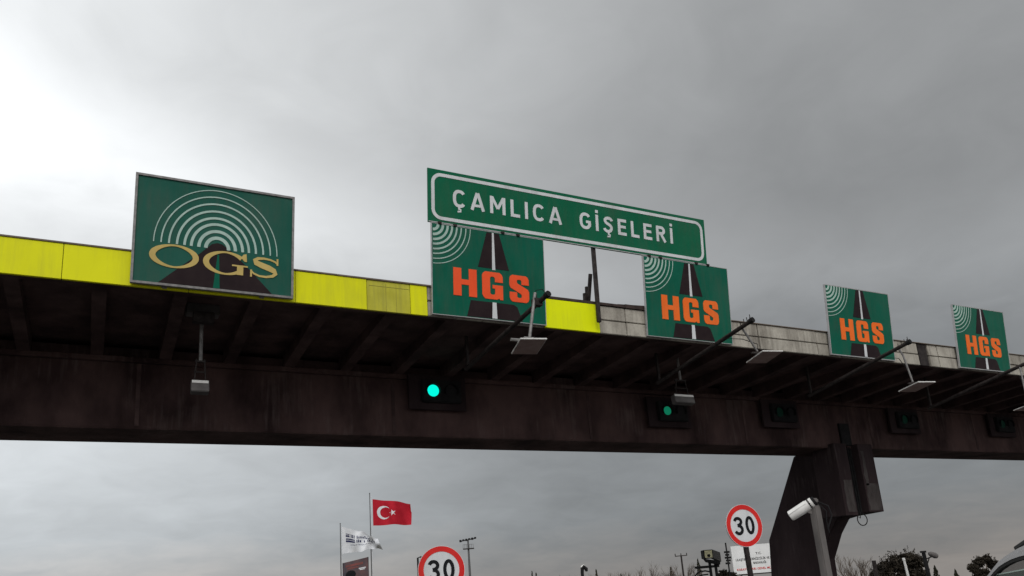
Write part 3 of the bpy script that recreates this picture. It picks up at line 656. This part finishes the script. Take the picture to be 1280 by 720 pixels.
# ------------------------------------------------------------------ flags
rx = right.copy(); rx.z = 0; rx.normalize()                 # flags fly across the view
yawf = math.atan2(rx.y, rx.x)
def flagpole(x, y, top, label, r=0.042):
    z0 = gz(x, y)
    t = thing('flagpole', label, 'flagpole', (x, y, z0), group='flagpoles beyond the plaza')
    MB().tube([(0,0,0),(0,0,(top-z0)*.6),(0,0,top-z0)], [r*1.2, r, r*0.75], 8).build('pole', M_POLE, t, smooth=True)
    MB().box((-.16,-.16,0),(.16,.16,.05)).build('base', M_POLE, t)
    MB().tube([(0,0,top-z0),(0,0,top-z0+.03),(0,0,top-z0+.07)], [r*.8, r*1.2, r*.3], 8).build('finial', M_POLE, t)
    MB().tube([(.07,-.04,1.2),(.09,-.04,(top-z0)-.08)], .010, 5).build('halyard', M_FWHITE, t)
flagpole(17.91, 57.27, 9.77, 'taller flagpole carrying the red flag')
flagpole(15.84, 57.87, 7.67, 'shorter flagpole carrying the white flag')
def cloth(W, H, fn, nx=36, ny=20):
    mb = MB(); vs = [fn(i/nx, j/ny) for j in range(ny+1) for i in range(nx+1)]
    mb.add(vs, [(j*(nx+1)+i, j*(nx+1)+i+1, (j+1)*(nx+1)+i+1, (j+1)*(nx+1)+i) for j in range(ny) for i in range(nx)])
    return mb
def red_fn(off=0.0):
    def f(u, v):
        W, H = 2.86, 1.93
        x = u*W*(0.97+0.03*v); z = v*H
        z += -0.10*u*(1-v) - 0.50*u*v
        wv = math.sin(u*9.5-v*1.3)*0.24*u**0.7 + 0.11*math.sin(u*19+v*4)*u
        z += -0.05*math.sin(u*8+0.6)*u
        if u > 0.9: x -= 0.15*(v-0.3)*(u-0.9)*10*(1 if v > 0.6 else 0.2)
        return (x, wv-off, z)
    return f
tf = thing('turkish_flag', 'red flag with white crescent and star flying from the taller pole', 'flag', (18.10, 57.21, 7.42), (0, 0, yawf))
fo = cloth(2.86, 1.93, red_fn()).build('cloth', M_FRED, tf, smooth=True)
def on_flag(polys, fn, name, material, parent, sub=3):
    mb = MB()
    for poly in polys: 
        vs = [fn(u, v) for u, v in poly]; mb.add(vs, [tuple(range(len(vs)))])
    return mb.build(name, material, parent)
asp = 2.86/1.93
def crescent():
    polys = []; c1, r1 = (0.29, 0.51), 0.27; c2, r2 = (0.332, 0.51), 0.215
    n = 30; prev = None
    for i in range(n+1):
        an = R(38+284*i/n)
        o = (c1[0]+r1*math.cos(an)/asp, c1[1]+r1*math.sin(an))
        # matching point on the inner circle, seen from its own centre
        an2 = R(52+256*i/n); q = (c2[0]+r2*math.cos(an2)/asp, c2[1]+r2*math.sin(an2))
        if prev: polys.append([prev[0], o, q, prev[1]])
        prev = (o, q)
    return polys
for off, nm in ((0.012, 'crescent'), (-0.012, 'crescent')): on_flag(crescent(), red_fn(off), nm, M_FWHITE, tf)
def star():
    c = (0.52, 0.50); pts = []
    for k in range(10):
        r = 0.135 if k % 2 == 0 else 0.052; an = R(180+36*k); pts.append((c[0]+r*math.cos(an)/asp, c[1]+r*math.sin(an)))
    return [[c, pts[k], pts[(k+1) % 10]] for k in range(10)]
for off in (0.012, -0.012): on_flag(star(), red_fn(off), 'star', M_FWHITE, tf)
def white_fn(off=0.0):
    def f(u, v):
        W, H = 2.95, 1.95
        x = u*W*(1-0.12*v*u)
        z = v*H*(1-0.42*u) + 0.22*u*(1-v) - 0.12*u*v
        z += 0.10*math.sin(u*11+v*2)*u + 0.05*math.sin(u*23-v*5)*u - 0.28*max(0, u-.6)*v
        wv = 0.26*math.sin(u*10+v*2.6)*u**0.6 + 0.12*math.sin(u*21-v*6)*u
        return (x, wv-off, z)
    return f
wf = thing('white_flag', 'crumpled white flag with dark print flying from the shorter pole', 'flag', (15.92, 57.83, 5.52), (0, 0, yawf))
cloth(2.75, 1.9, white_fn()).build('cloth', M_FWHITE, wf, smooth=True)
def strip(u0, u1, v0, v1, n=4): return [[(u0+(u1-u0)*i/n, v0), (u0+(u1-u0)*(i+1)/n, v0), (u0+(u1-u0)*(i+1)/n, v1), (u0+(u1-u0)*i/n, v1)] for i in range(n)]
pr = strip(.10,.20,.74,.77)+strip(.10,.20,.64,.71)+strip(.10,.34,.53,.58)+strip(.10,.34,.43,.50)
random.seed(3)
u = .23
while u < .86:
    w = random.uniform(.022, .04)
    if random.random() < .85: pr += strip(u, u+w*.8, .63, .77 if random.random() < .6 else .72, 2)
    u += w+.012
u = .38
while u < .8:
    w = random.uniform(.022, .04)
    if random.random() < .9: pr += strip(u, u+w*.8, .44, .58 if random.random() < .6 else .54, 2)
    u += w+.010
u = .22
while u < .72:
    w = random.uniform(.015, .03); pr += strip(u, u+w*.6, .31, .35, 1); u += w+.01
on_flag(pr, white_fn(0.014), 'print', M_FINK, wf)
on_flag(pr, white_fn(-0.014), 'print', M_FINK, wf)
bn = thing('banner', 'dark printed banner stretched between the two flagpoles', 'banner', (15.92, 57.84, 0), (0, 0, math.atan2(57.30-57.84, 17.76-15.92)))
L_ = math.hypot(17.76-15.92, 57.30-57.84)
def ban_fn(off=0.0):
    def f(u, v): return (0.05+u*(L_-.12), 0.05*math.sin(u*3.1)+0.03*math.sin(v*7)-off, 2.2+v*(2.67+0.33*u))
    return f
cloth(1, 1, ban_fn(), 12, 12).build('sheet', M_BAN, bn, smooth=True)
on_flag(strip(.10,.80,.86,.92,6)+strip(.16,.62,.80,.84,5), ban_fn(.01), 'red_print', M_BANR, bn)
on_flag(strip(.62,.90,.76,.785,3)+strip(.66,.86,.73,.75,3), ban_fn(.01), 'pale_print', M_FWHITE, bn)
on_flag([[(.3+.17*math.cos(R(30*k))*1.2, .66+.11*math.sin(R(30*k))) for k in range(12)]], ban_fn(.012), 'dark_print', M_INK, bn)
for u in (0, 1):
    p0, p1 = ban_fn()(u, 0), ban_fn()(u, 1); MB().tube([p0, p1], .03, 6).build('edge_batten', M_BLACK, bn)

# ------------------------------------------------------------------ distant masts, boards, cameras
mx, my = 65.35, 146.05; mz = gz(mx, my)
ms = thing('floodlight_mast', 'slender floodlight mast with lamp bar and platform behind the lower 30 sign', 'light mast', (mx, my, mz), (0, 0, yawf))
H_ = 13.3-mz
MB().tube([(0,0,0),(0,0,H_*.6),(0,0,H_)], [.34, .24, .16], 8).build('pole', M_POLE, ms, smooth=True)
MB().bar((-1.6,0,H_-.15),(1.6,0,H_+.25),.14,.16).build('lamp_bar', M_BLACK, ms)
for k in range(6):
    s = -1.45+k*.58; MB().box((s-.24,-.35,H_-.30+.125*(s+1.45)+(k % 2)*.1),(s+.20,.15,H_+.14+.125*(s+1.45))).build('lamp', M_BLACK, ms, bevel=.05)
MB().box((-1.05,-.5,H_-1.75),(1.1,.5,H_-1.58)).build('platform', M_PIPE, ms)
for k in range(7):
    s = -1.0+k*.33; MB().bar((s,-.45,H_-1.6),(s,-.45,H_-.85),.06,.06).build('railing', M_POLE, ms)
MB().bar((-1.0,-.45,H_-.85),(1.0,-.45,H_-.85),.06,.06).build('railing', M_POLE, ms)

bx, by = 40.24, 44.5
b2x, b2y = 43.10, 41.86
yb = math.atan2(b2y-by, b2x-bx); BW = math.hypot(b2x-bx, b2y-by)
bzz = gz(bx, by)
bd = thing('notice_board', 'white notice board with printed lines behind the 30 sign and the pier', 'notice board', (bx, by, bzz), (0, 0, yb))
def BZ(z): return z-bzz
MB().box((0, 0, BZ(2.03)), (BW, 0.08, BZ(3.99))).build('panel', M_BOARD, bd)
text_part('lettering', 'T.C.', BW*.42, BW*.52, BZ(3.30), 0.15, -0.008, M_INK, bd, bold=.02)
text_part('lettering', 'ULAŞTIRMA DENİZCİLİK VE HABERLEŞME', BW*.06, BW*.93, BZ(2.94), 0.15, -0.008, M_INK, bd, bold=.02)
text_part('lettering', 'BAKANLIĞI', BW*.36, BW*.58, BZ(2.66), 0.15, -0.008, M_INK, bd, bold=.02)
text_part('lettering', 'KARAYOLLARI GENEL MÜDÜRLÜĞÜ', BW*.06, BW*.9, BZ(2.26), 0.15, -0.008, M_RED, bd, bold=.02)
for q in (.12, .88): MB().bar((BW*q, .16, -.1), (BW*q, .16, BZ(3.9)), .14, .14).build('post', M_STEEL, bd)
MB().box((0.0, .02, BZ(1.95)), (BW, .08, BZ(2.024))).build('bottom_rail', M_PIPE, bd)

lp = thing('thin_lamp_post', 'thin dark post with a cluster of fittings at the left edge of the notice board', 'post', (26.68, 29.81, 0))
MB().tube([(0,0,0),(0,0,3.35)], .035, 6).build('pole', M_BLACK, lp)
for i in range(5):
    z = 2.35+i*.13; MB().box((-.12+.05*(i % 2), -.08, z), (.06+.05*(i % 3), .06, z+.09)).build('fitting', M_BLACK, lp)

fl = thing('enforcement_camera', 'cream faced camera box on a dark bracket frame left of the notice board', 'traffic camera', (15.66, 18.2, 0), (0, 0, yawf))
MB().box((-.19, -.05, 2.215), (.075, .30, 2.455)).build('case', M_BLACK, fl, bevel=.01)
MB().box((-.165, -.058, 2.235), (.05, -.048, 2.435)).build('face', M_CREAM, fl)
MB().disc((-.055, 2.29), .045, -.066, -.056, 16).build('lens', M_BLACK, fl)
MB().prism([(.077, 2.455), (.29, 2.36), (.29, 2.10), (.077, 2.215)], 'y', -.02, .28).build('hood', M_BOX, fl)
MB().prism([(-.16, 2.21), (.27, 2.12), (.25, 2.02), (-.10, 2.12)], 'y', 0, .24).build('bracket', M_BLACK, fl)
MB().bar((-.42, .1, 1.985), (.24, .1, 1.99), .06, .07).build('cross_arm', M_BLACK, fl)
MB().bar((-.02, .1, 0), (-.02, .1, 2.14), .07, .06).build('leg', M_BLACK, fl); MB().bar((.14, .1, 0), (.14, .1, 2.10), .07, .06).build('leg', M_BLACK, fl)
MB().tube([(-.52,.1,1.55),(-.50,.1,1.74),(-.38,.1,1.86),(-.18,.1,1.88),(-.02,.1,1.84)], .022, 7).build('conduit', M_BLACK, fl, smooth=True)
MB().tube([(-.50,.1,1.5),(-.44,.1,1.70),(-.30,.1,1.77),(-.10,.1,1.78)], .02, 7).build('conduit', M_BLACK, fl, smooth=True)
MB().box((-.46, .05, 1.96), (-.36, .14, 2.02)).build('fitting', M_BLACK, fl)

px_, py_ = 56.36, 70.17; pz_ = gz(px_, py_)
up_ = thing('utility_pole', 'far utility pole with a single crossarm and upright insulators', 'utility pole', (px_, py_, pz_), (0, 0, yawf))
MB().tube([(0,0,0),(0,0,4.75-pz_)], [.13,.09], 7).build('pole', M_PIPE, up_, smooth=True)
MB().bar((-.66,0,4.68-pz_),(.66,0,4.70-pz_),.10,.09).build('crossarm', M_PIPE, up_)
for s in (-.62, 0, .62): MB().tube([(s,0,4.70-pz_),(s,0,4.95-pz_)], .05, 6).build('insulator', M_PIPE, up_)

x, y = 31.71, 50.93; z = gz(x, y)
sl = thing('street_lamp', 'small hooded lamp with a pale top poking above the far trees', 'street lamp', (x, y, z), (0, 0, yawf))
MB().tube([(0,0,0),(0,0,3.0-z),(.04,0,3.28-z)], [.13,.12,.13], 7).build('pole', M_BLACK, sl)
MB().tube([(-.02,0,3.2-z),(.14,0,3.40-z),(.32,0,3.22-z),(.34,0,3.05-z)], [.12,.16,.14,.08], 8).build('head', M_BLACK, sl)
MB().tube([(-.04,0,3.40-z),(.20,0,3.52-z)], [.07,.06], 8).build('cap', M_CCTV, sl)

# posts right of the pier
x, y = 34.9, 28.41
bp = thing('dark_post', 'short dark post in front of bare twigs right of the pier', 'post', (x, y, 0))
MB().tube([(0,0,0),(0,0,2.02)], .10, 10).build('shaft', M_PIPE, bp); MB().tube([(0,0,2.02),(0,0,2.06)], [.115,.09], 10).build('cap', M_PIPE, bp)
x, y = 35.78, 27.29
pp = thing('pale_post', 'slim pale leaning post in front of the dark evergreen', 'post', (x, y, 0))
MB().tube([(.10,0,0),(-.05,.02,1.95)], [.07,.055], 8).build('shaft', M_CCTV, pp, smooth=True); MB().tube([(-.05,.02,1.95),(-.08,.02,2.06)], [.075,.06], 8).build('cap', M_CCTV, pp)
x, y = 36.3, 26.59
dp = thing('dome_camera_post', 'dark post with a drum shaped camera on its right side', 'security camera', (x, y, 0), (0, 0, yawf))
MB().tube([(.06,0,0),(0,0,2.30)], [.12,.09], 8).build('shaft', M_BLACK, dp, smooth=True)
MB().box((-.12,-.1,2.24),(.10,.1,2.33)).build('cap', M_BLACK, dp)
MB().bar((.05,0,1.93),(.36,0,2.02),.05,.05).build('bracket', M_BLACK, dp); MB().bar((.10,0,1.72),(.24,0,1.99),.04,.04).build('bracket', M_BLACK, dp)
MB().tube([(.22,-.05,2.17),(.30,-.05,2.16),(.52,-.05,2.06),(.62,-.05,2.01)], [.07,.12,.145,.10], 14).build('drum', M_POST, dp, smooth=True)

# ------------------------------------------------------------------ trees
random.seed(21)
def bare_tree(x, y, top, spread, label, n=5):
    z0 = gz(x, y); H = top-z0
    t = thing('bare_tree', label, 'tree', (x, y, z0), group='leafless trees beyond the plaza')
    tr = MB(); tw = MB()
    tr.tube([(0,0,-.2),(random.uniform(-.1,.1),0,H*.3),(random.uniform(-.15,.15),random.uniform(-.15,.15),H*.62)], [.13,.10,.05], 6)
    def grow(p, d, l, r, dep):
        q = p+d*l*0.5+Vector((random.uniform(-.05,.05),random.uniform(-.05,.05),0))*l; e = p+d*l
        (tr if dep == 0 else tw).tube([p,q,e], [r,r*.8,r*.5], 3, caps=False)
        if dep < 3:
            for k in range(random.choice((3,4))):
                a = random.uniform(0, 2*math.pi); s = random.uniform(.25,.65)
                nd = (d+Vector((math.cos(a)*s, math.sin(a)*s, random.uniform(-.05,.35)))).normalized()
                grow(p+d*l*random.uniform(.35,1.0), nd, l*random.uniform(.5,.75), r*.55, dep+1)
    for k in range(n):
        a = 2*math.pi*k/n+random.uniform(-.4,.4); d = Vector((math.cos(a)*spread, math.sin(a)*spread, 1.0)).normalized()
        grow(Vector((0,0,H*random.uniform(.22,.5))), d, H*.30, .055, 0)
    # bring the highest twig to the wanted height
    zm = max(v[2] for v in tw.v); s = H/zm
    for q in (tr, tw): q.v = [(v[0], v[1], v[2]*s) for v in q.v]
    tr.build('trunk', M_BARK, t); tw.build('crown', M_TWIG, t)
def cypress(x, y, top, w, label):
    z0 = gz(x, y); H = top-z0
    t = thing('cypress_tree', label, 'tree', (x, y, z0), group='cypresses beyond the plaza')
    MB().tube([(0,0,-.2),(0,0,H*.8)], [.12,.03], 6).build('trunk', M_BARK, t)
    mb = MB()
    for k in range(700):
        h = random.random()**1.15; rr = w*(1-h)**0.75*(0.35+0.65*min(1, h*6))*random.uniform(.45,1.08); a = random.uniform(0, 2*math.pi)
        c = Vector((rr*math.cos(a), rr*math.sin(a), .25+h*(H-.35))); s = random.uniform(.05,.11)
        u = Vector((random.uniform(-1,1), random.uniform(-1,1), 0)).normalized()*s; v = Vector((random.uniform(-.3,.3), random.uniform(-.3,.3), 1)).normalized()*s*2.2
        mb.add([c-u, c+u, c+v+u*.2], [(0,1,2)])
    mb.build('crown', M_CYP, t)
def evergreen(x, y, top, w, label, lobes, seed):
    random.seed(seed)
    z0 = gz(x, y); H = top-z0
    t = thing('evergreen_tree', label, 'tree', (x, y, z0), (0, 0, yawf), 'dark evergreens right of the pier')
    tr = MB().tube([(0,0,-.2),(.1,0,H*.4),(0,.05,H*.75)], [.2,.15,.06], 7)
    mb = MB()
    for lx, ly, lz, lr in lobes:
        c0 = Vector((lx*w, ly*w, lz*H)); tr.tube([(0,0,H*.25), c0*.6+Vector((0,0,H*.1)), c0], [.08,.05,.02], 5)
        for k in range(int(420*lr*lr*4)+240):
            d = Vector((random.gauss(0,1), random.gauss(0,1), random.gauss(0,1))).normalized()*random.random()**.4*lr*w
            d.z *= .75; c = c0+d; s = random.uniform(.05,.12)
            n = Vector((random.uniform(-1,1), random.uniform(-1,1), random.uniform(-1,1))).normalized(); uu = n.orthogonal().normalized()*s; vv = n.cross(uu).normalized()*s*1.5
            mb.add([c-uu-vv*.3, c+uu-vv*.3, c+uu*.5+vv, c-uu*.5+vv], [(0,1,2,3)])
        for k in range(16):
            a = Vector((random.gauss(0,1), random.gauss(0,1), abs(random.gauss(0,1))+.2)).normalized(); b0 = c0+a*lr*w*.8; ln = random.uniform(.15,.42)*lr*w*1.6
            for q in range(9):
                c = b0+a*ln*q/8+Vector((random.uniform(-.05,.05), random.uniform(-.05,.05), random.uniform(-.05,.05))); sz = random.uniform(.03,.07)
                n = Vector((random.uniform(-1,1), random.uniform(-1,1), random.uniform(-1,1))).normalized(); uu = n.orthogonal().normalized()*sz; vv = n.cross(uu).normalized()*sz*1.6
                mb.add([c-uu, c+uu, c+uu*.4+vv, c-uu*.4+vv], [(0,1,2,3)])
    tr.build('trunk', M_BARK, t); mb.build('crown', M_LEAFD, t)
ctop = [(52.38, 96.73, 4.92, .42, 'leftmost thin cypress tip, one of a pair at the bottom edge'), (52.84, 96.48, 4.67, .42, 'second thin cypress tip, right one of the pair at the bottom edge'),
        (59.72, 92.38, 4.49, .65, 'leaning dark cypress between the hooded lamp and the bare trees'), (62.39, 90.6, 3.73, .6, 'low dark cypress below the middle bare trees'),
        (67.67, 86.72, 4.05, .75, 'broad low cypress just left of the utility pole'), (70.49, 84.45, 4.89, .75, 'tall dark cypress just right of the utility pole'),
        (89.26, 64.28, 1.72, .75, 'narrow cypress tip right of the drum camera'), (90.46, 62.59, 1.10, .75, 'lowest cypress tip between drum camera and car')]
for a in ctop: cypress(*a)
bl = ['faint twiggy treetop right of the hooded lamp', 'small bare treetop right of the leaning cypress', 'low bare treetop left of the middle of the tree line', 'thin bare tree in the middle of the tree line',
      'tallest brown bare tree left of the utility pole', 'rounded brown bare tree next to the tallest one', 'brown bare tree around the utility pole foot', 'bare tree rising right beside the pier', 'smaller bare tree beside the short dark post']
for (x, y, tz, sp), lb in zip([(48.43,81.73,3.95,.5),(50.77,80.29,3.8,.5),(52.34,79.28,4.05,.45),(54.57,77.76,3.75,.5),(56.2,76.6,4.6,.5),(57.74,75.44,4.15,.55),(59.3,74.22,4.1,.5),(71.8,62.21,4.05,.45),(73.09,60.69,3.05,.5)], bl):
    bare_tree(x, y, tz, sp, lb)
for (x, y, tz, sp), lb in zip([(49.6,81.0,3.75,.5),(53.5,78.6,3.75,.5),(55.4,77.1,4.2,.5),(58.6,74.9,3.95,.5),(60.1,73.6,3.6,.55),(72.5,61.4,3.4,.5),(74.0,59.7,2.6,.5)],
        ['sparse bare treetop just right of the leaning cypress', 'brown bare treetop left of the thin middle tree', 'bare tree left neighbour of the tallest brown one', 'bare tree just left of the utility pole', 'bare tree left of the cream camera box', 'sparse bare tree between pier and short dark post', 'low bare twigs left of the big dark evergreen']):
    bare_tree(x, y, tz, sp, lb)
evergreen(63.35, 48.85, 2.92, 1.9, 'big dark evergreen behind the pale post', [(-1.15,0,.62,.35),(-.7,.1,.74,.42),(-.15,0,.83,.5),(.35,-.1,.88,.42),(.75,.1,.80,.45),(.2,.2,.6,.6),(-.6,.1,.5,.5),(.85,0,.55,.4),(0,0,.42,.6)], 5)
evergreen(66.95, 43.78, 1.98, 1.25, 'dark evergreen touching the roof of the car', [(-.65,0,.78,.35),(-.15,.1,.90,.36),(.35,0,.96,.32),(.7,0,.84,.36),(0,.1,.6,.6),(.5,0,.5,.5),(-.5,0,.45,.5)], 9)
evergreen(26.9, 30.2, 2.0, .45, 'small dark shrub top under the left corner of the notice board', [(-.4,0,.9,.5),(.3,0,.86,.5),(0,0,.6,.8)], 11)

# ------------------------------------------------------------------ neighbouring car (nose towards +Y, near side at x = 5.2)
car = thing('parked_car', 'silver car with half lowered window at the bottom right corner', 'car', (6.05, 2.4, 0))
X0_ = -0.85
def PY(y): return y-2.4
# roof line of the near side (y, z), front to back
outer = [(4.15,1.0),(3.85,1.15),(3.55,1.32),(3.40,1.415),(3.34,1.470),(3.30,1.505),(3.25,1.535),(3.20,1.558),(3.15,1.580),(3.08,1.602),(2.9,1.632),(2.6,1.655),(2.2,1.655),(1.7,1.62),(1.2,1.55),(0.85,1.46),(0.55,1.2),(0.45,1.0)]
inner = [(3.98,1.03),(3.78,1.14),(3.52,1.30),(3.385,1.395),(3.335,1.440),(3.295,1.468),(3.25,1.490),(3.20,1.508),(3.15,1.518),(3.08,1.527),(2.9,1.545),(2.6,1.56),(2.2,1.56),(1.7,1.53),(1.25,1.46),(0.95,1.36),(0.75,1.18),(0.68,1.03)]
def side_ring(xa, xb, A, B, name, material, parent, bow=0.0):
    mb = MB(); n = len(A); vs = []
    for (ya, za), (yb_, zb) in zip(A, B):
        for (yy, zz) in ((ya, za), (yb_, zb)):
            for xx in (xa, xb): vs.append((xx + (1 if xx < 0 else -1)*0.0, PY(yy), zz))
    fs = []
    for i in range(n-1):
        a, b = 4*i, 4*i+4
        fs += [(a,b,b+2,a+2),(a+1,a+3,b+3,b+1),(a,a+1,b+1,b),(a+2,b+2,b+3,a+3)]
    mb.add(vs, fs)
    return mb.build(name, material, parent, smooth=True)
def offs(L, d): 
    return [(y, z-d) for y, z in L]
for sx in (-1, 1):
    xa, xb = sx*0.85, sx*0.80
    mid = [(o[0]*.62+i_[0]*.38, o[1]*.62+i_[1]*.38) for o, i_ in zip(outer, inner)]
    pn = side_ring(xa+(.014 if sx < 0 else -.014), xb, outer, mid, 'roof_side', M_CAR, car)
    sf = side_ring(xa, xb, [(m_[0]*.96+o[0]*.04, m_[1]*.96+o[1]*.04-.004) for m_, o in zip(mid, outer)], [(i_[0]*.75+m_[0]*.25, i_[1]*.75+m_[1]*.25) for i_, m_ in zip(inner, mid)], 'door_frame', M_CAR, car)
    side_ring(sx*0.846, sx*0.79, [(i_[0]*.75+m_[0]*.25, i_[1]*.75+m_[1]*.25-.001) for i_, m_ in zip(inner, mid)], [(i_[0]*1.0, i_[1]-.012) for i_ in inner], 'window_seal', M_RUB, car)
    # half lowered front pane and closed rear pane
    fr = [(3.95,1.035),(3.78,1.135),(3.52,1.295),(3.40,1.37),(3.335,1.425),(3.23,1.437),(3.14,1.447),(2.6,1.455),(2.35,1.455),(2.35,1.035)]
    rr_ = [(2.22,1.035),(2.22,1.552),(1.7,1.522),(1.25,1.452),(0.95,1.352),(0.75,1.172),(0.69,1.035)]
    f1 = MB().prism([(PY(y), z) for y, z in fr], 'x', sx*.815, sx*.820).build('front_window', M_GLASS, car)
    top = [(3.375,1.405),(3.335,1.425),(3.23,1.437),(3.14,1.447),(2.6,1.455),(2.35,1.455)]
    mb = MB()
    for (y0, z0), (y1, z1) in zip(top, top[1:]): mb.bar((sx*.8175, PY(y0), z0+.002), (sx*.8175, PY(y1), z1+.002), .007, .007)
    mb.build('glass_edge', M_GLEDGE, f1)
    MB().prism([(PY(y), z) for y, z in rr_], 'x', sx*.815, sx*.820).build('rear_window', M_GLASS, car)
    MB().box((min(sx*.79, sx*.835), PY(2.22), 1.03), (max(sx*.79, sx*.835), PY(2.35), 1.565)).build('door_pillar', M_RUB, car)
    # roof rail
    MB().tube([(sx*.74, PY(3.22), 1.575), (sx*.74, PY(3.12), 1.625), (sx*.73, PY(2.9), 1.685), (sx*.72, PY(2.2), 1.715), (sx*.73, PY(1.2), 1.62)], .022, 8).build('roof_rail', M_RUB, car, smooth=True)
    # lower side: doors
    MB().prism([(PY(4.2), .30), (PY(4.2), 1.02), (PY(2.29), 1.035), (PY(2.29), .30)], 'x', sx*.83, sx*.87).build('front_door', M_CAR, car, bevel=.012)
    MB().prism([(PY(2.27), .30), (PY(2.27), 1.035), (PY(0.9), 1.03), (PY(1.2), .62), (PY(1.35), .30)], 'x', sx*.83, sx*.87).build('rear_door', M_CAR, car, bevel=.012)
    for yy in (2.55, 1.3): MB().box((min(sx*.868, sx*.90), PY(yy), .88), (max(sx*.868, sx*.90), PY(yy)+.18, .91)).build('door_handle', M_CAR, car, bevel=.008)
    mr = MB().box((min(sx*.86, sx*1.04), PY(3.70), 1.02), (max(sx*.86, sx*1.04), PY(3.82), 1.16)).build('wing_mirror', M_CAR, car, bevel=.03)
    MB().box((min(sx*.55, sx*.82), PY(5.02), .62), (max(sx*.55, sx*.82), PY(5.08), .80)).build('headlight', M_HEAD, car, bevel=.03)
    MB().box((min(sx*.66, sx*.84), PY(.30), .72), (max(sx*.66, sx*.84), PY(.40), 1.02)).build('tail_light', M_TAIL, car, bevel=.03)
    for yy in (4.45, 1.0):
        w = empty('wheel', (sx*.76, PY(yy), .33)); w.parent = car
        prof = [(-.11,.24),(-.11,.30),(-.085,.33),(.085,.33),(.11,.30),(.11,.24)]
        mb = MB(); n = 28; vs = []
        for k in range(n):
            a = 2*math.pi*k/n
            for px2, r2 in prof: vs.append((px2, r2*math.cos(a), r2*math.sin(a)))
        mb.add(vs, [(k*6+j, k*6+(j+1) % 6, ((k+1) % n)*6+(j+1) % 6, ((k+1) % n)*6+j) for k in range(n) for j in range(6)])
        mb.build('tyre', M_RUB, w, smooth=True)
        rm = MB().prism([(.235*math.cos(2*math.pi*k/24), .235*math.sin(2*math.pi*k/24)) for k in range(24)], 'x', -.06, .04)
        for k in range(5):
            a = 2*math.pi*k/5; rm.bar((sx*.075, 0, 0), (sx*.075, .22*math.cos(a), .22*math.sin(a)), .05, .05)
        rm.build('rim', M_RIM, w)
# body shell: bonnet, boot and sills as one lofted shell
sec = [(5.10,.35,.72,.66),(5.0,.28,.86,.80),(4.5,.26,.96,.84),(4.2,.26,1.02,.845),(3.9,.26,1.03,.845),(1.0,.26,1.03,.845),(.6,.28,1.04,.84),(.35,.34,1.0,.78)]
mb = MB(); vs = []
for yy, z0, z1, hw in sec:
    for xx, zz in ((-hw*.9,z0),(-hw,z0+.12),(-hw,z1-.12),(-hw*.93,z1-.03),(-hw*.6,z1),(hw*.6,z1),(hw*.93,z1-.03),(hw,z1-.12),(hw,z0+.12),(hw*.9,z0)):
        vs.append((xx*.985, PY(yy), zz))
n = 10; fs = [tuple(range(n)), tuple((len(sec)-1)*n+k for k in range(n-1,-1,-1))]
for i in range(len(sec)-1):
    for k in range(n): fs.append((i*n+k, i*n+(k+1) % n, (i+1)*n+(k+1) % n, (i+1)*n+k))
mb.add(vs, fs).build('body', M_CAR, car, smooth=True)
# roof skin and windscreens, bowed across
def skin(prof, name, material, hw=.80, crown=.035):
    mb = MB(); nx = 8; vs = []
    for y, z in prof:
        for i in range(nx+1):
            s = -1+2*i/nx; vs.append((s*hw, PY(y), z+crown*(1-s*s)))
    mb.add(vs, [(j*(nx+1)+i, j*(nx+1)+i+1, (j+1)*(nx+1)+i+1, (j+1)*(nx+1)+i) for j in range(len(prof)-1) for i in range(nx)])
    return mb.build(name, material, car, smooth=True)
skin([(y, z-.006) for y, z in outer[9:15]], 'roof', M_CAR)
skin([(y, z-.006) for y, z in outer[0:10]], 'windscreen', M_GLASS, crown=.02)
skin([(y, z-.006) for y, z in outer[14:]], 'rear_screen', M_GLASS, crown=.02)
for sx in (-.38, .38):
    st = MB().box((sx-.24, PY(2.45), .5), (sx+.24, PY(2.62), 1.16)).build('seat', M_INTG, car, bevel=.04)
    MB().box((sx-.14, PY(2.50), 1.18), (sx+.14, PY(2.60), 1.40)).build('headrest', M_INT, st, bevel=.04)
MB().box((-.78, PY(3.55), .8), (.78, PY(3.95), 1.06)).build('dashboard', M_INTG, car, bevel=.03)
MB().box((-.06, PY(3.28), 1.40), (.16, PY(3.30), 1.47)).build('rear_view_mirror', M_RUB, car, bevel=.008)
